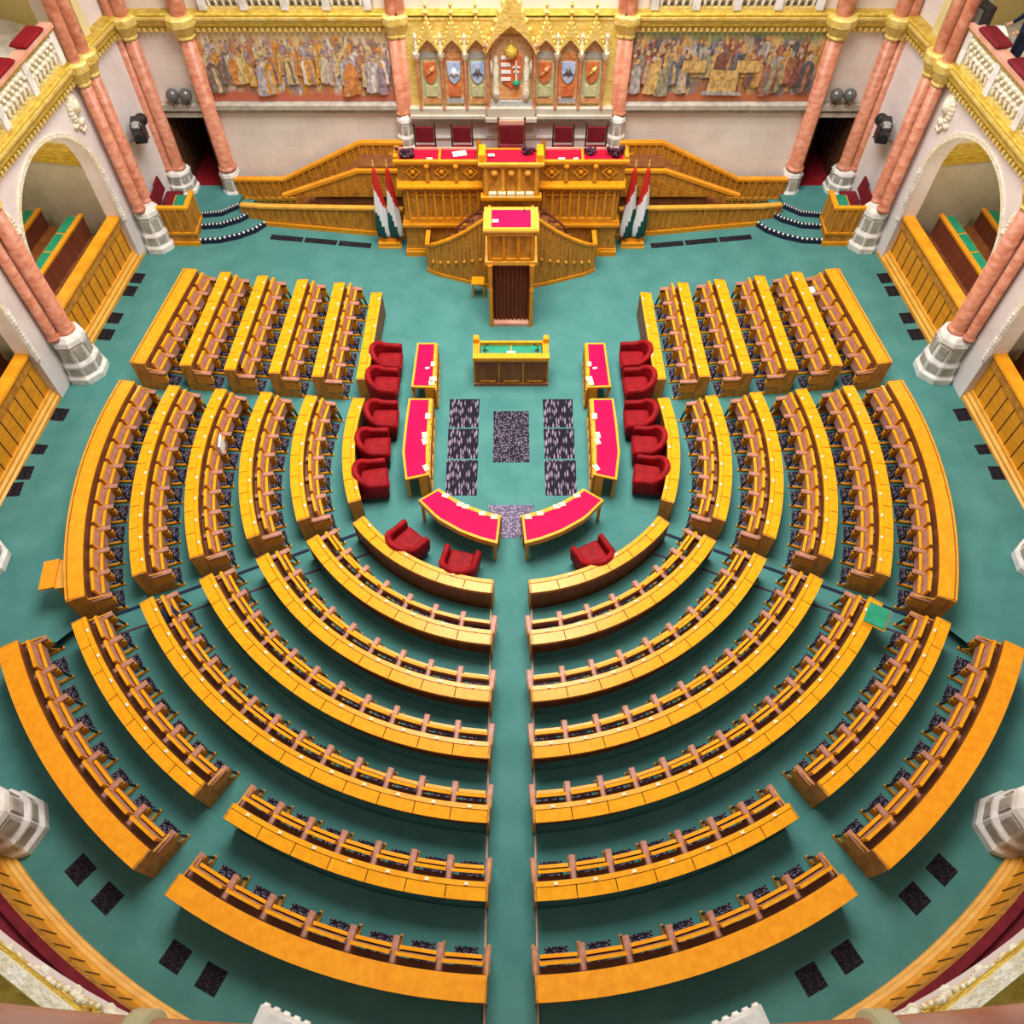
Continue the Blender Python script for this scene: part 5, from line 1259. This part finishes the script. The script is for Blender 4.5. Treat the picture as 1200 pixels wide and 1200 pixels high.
# lectern shelf on the outer desk at left, green pad on the right
r = thing('side_ledge', 'small oak writing stand attached outside the outermost middle left desk', 'stand', (-9.0, 8.04, .0), .12)
boxpart('stand_body', 'oak', r, (.02, .20, -.24, .24, .0, .90)); b = MB(); b.hexa([(-.26, -.32, .90), (.06, -.32, .94), (.06, .32, .94), (-.26, .32, .90)], [(-.26, -.32, .94), (.06, -.32, 1.0), (.06, .32, 1.0), (-.26, .32, .94)]); b.build('sloping_top', 'slab_wood', r)
boxpart('flat_top', 'oak_light', r, (.04, .24, -.32, .32, .90, .94))
c_ = Vector((7.02, 7.10)); b = MB(); b.bevbox(-.26, .20, -.26, .26, 0, .03, .012); o = b.build('green_pad', 'green_leather', None, (6.94, 7.04, 1.10), -.52); o.scale = (.88, .88, 1); tag(o, 'bright green leather pad on the near right desk end by the passage', 'desk pad')
b = MB(); b.bevbox(-.28, .22, -.28, .28, -.03, .006, .01); b.build('pad_frame', 'lid_wood', o)

# equipment and spectator on the right gallery
r = thing('loudspeaker', 'black loudspeaker box on the right gallery rail by the twin columns', 'speaker', (10.06, 18.72, 6.05), .3)
boxpart('cabinet', 'black', r, (-.14, .14, -.18, .18, 0, .42)); boxpart('grille', 'dark_grey', r, (-.155, -.14, -.15, .15, .04, .38))
paper('paper_sheet', 'large white sheet lying on a red gallery cushion, top right', 10.36, 18.25, 6.16, .24, .42, -.15)
def person(x, y, z, rz, label):
    r = thing('person', label, 'person', (x, y, z), rz)
    me = bpy.data.meshes.new('body'); V_ = [(0, 0, .95), (0, .0, 1.2), (0, 0, 1.42), (0, .02, 1.54), (0, .04, 1.66), (0, .03, 1.76), (-.19, 0, 1.42), (-.26, .06, 1.15), (-.20, .28, 1.02), (.19, 0, 1.42), (.26, .06, 1.15), (.20, .28, 1.02), (-.10, 0, .90), (-.11, .02, .48), (-.11, -.02, .08), (.10, 0, .90), (.11, .02, .48), (.11, -.02, .08), (-.11, .14, .04), (.11, .14, .04)]
    E_ = [(0, 1), (1, 2), (2, 3), (3, 4), (4, 5), (2, 6), (6, 7), (7, 8), (2, 9), (9, 10), (10, 11), (0, 12), (12, 13), (13, 14), (0, 15), (15, 16), (16, 17), (14, 18), (17, 19)]
    R_ = [.16, .15, .17, .06, .095, .08, .085, .06, .04, .085, .06, .04, .11, .075, .05, .11, .075, .05, .045, .045]
    me.from_pydata(V_, E_, []); o = bpy.data.objects.new('body', me); C.objects.link(o); o.parent = r
    o.modifiers.new('skin', 'SKIN'); 
    for v, rr in zip(me.skin_vertices[0].data, R_): v.radius = (rr, rr * .8)
    me.skin_vertices[0].data[0].use_root = True
    s = o.modifiers.new('sub', 'SUBSURF'); s.levels = 1; s.render_levels = 2
    me.materials.append(M['navy'])
    for nme, m, c, q in (('head', 'skin', (0, .05, 1.68), .10), ('hair', 'violet', (0, .02, 1.73), .10)):
        b = MB(); b.ball(c, q, 12, 1.25 if nme == 'head' else .9); b.build(nme, m, r, smooth=True)
    for s_ in (-1, 1):
        b = MB(); b.ball((s_ * .19, .31, 1.01), .045, 8)
        for f in range(5): b.tube([(s_ * (.155 + .018 * f), .33, 1.01), (s_ * (.155 + .018 * f), .38, 1.0), (s_ * (.155 + .018 * f), .40, .97)], .009, 6)
        b.build('hand', 'skin', r, smooth=True)
b = MB(); b.prism([(10.2, 19.3), (10.2, 19.9), (13.5, 21.5), (13.5, 12.5), (11.4, 12.5), (10.85, 14.5)], 5.0, 5.16); tag(b.build('floor_gallery_right', 'white_stone'), kind='structure')
b = MB(); b.prism([(-10.2, 19.3), (-10.2, 19.9), (-13.5, 21.5), (-13.5, 12.5), (-11.4, 12.5), (-10.85, 14.5)], 5.0, 5.16); tag(b.build('floor_gallery_left', 'white_stone'), kind='structure')
person(10.98, 18.35, 5.16, PI / 2, 'person in dark suit standing behind the right gallery rail')

# marble hand rail of the upper gallery, below the camera
for sx in (-1, 1):
    sd = side(sx)
    arc = [(11.547 * math.sin(math.radians(a)) * sx, 11.5 - 11.547 * math.cos(math.radians(a)), 13.45) for a in [0.02 + .5 * k for k in range(30)]]
    r = thing('gallery_handrail', 'red marble handrail crossing the bottom %s corner of the photo' % sd, 'handrail', (0, 0, 0))
    b = MB(); b.tube(arc, .10, 20); o = b.build('marble_bar', 'red_marble', r, smooth=True)
    a = math.radians(3.8); c = Vector((11.547 * math.sin(a) * sx, 11.5 - 11.547 * math.cos(a), 13.45)); t = Vector((math.cos(a) * sx, math.sin(a), 0))
    b = MB(); b.tube([c - t * .022, c - t * .01, c + t * .01, c + t * .022], .116, 20); b.build('ring', 'cream_ring', r, smooth=True)
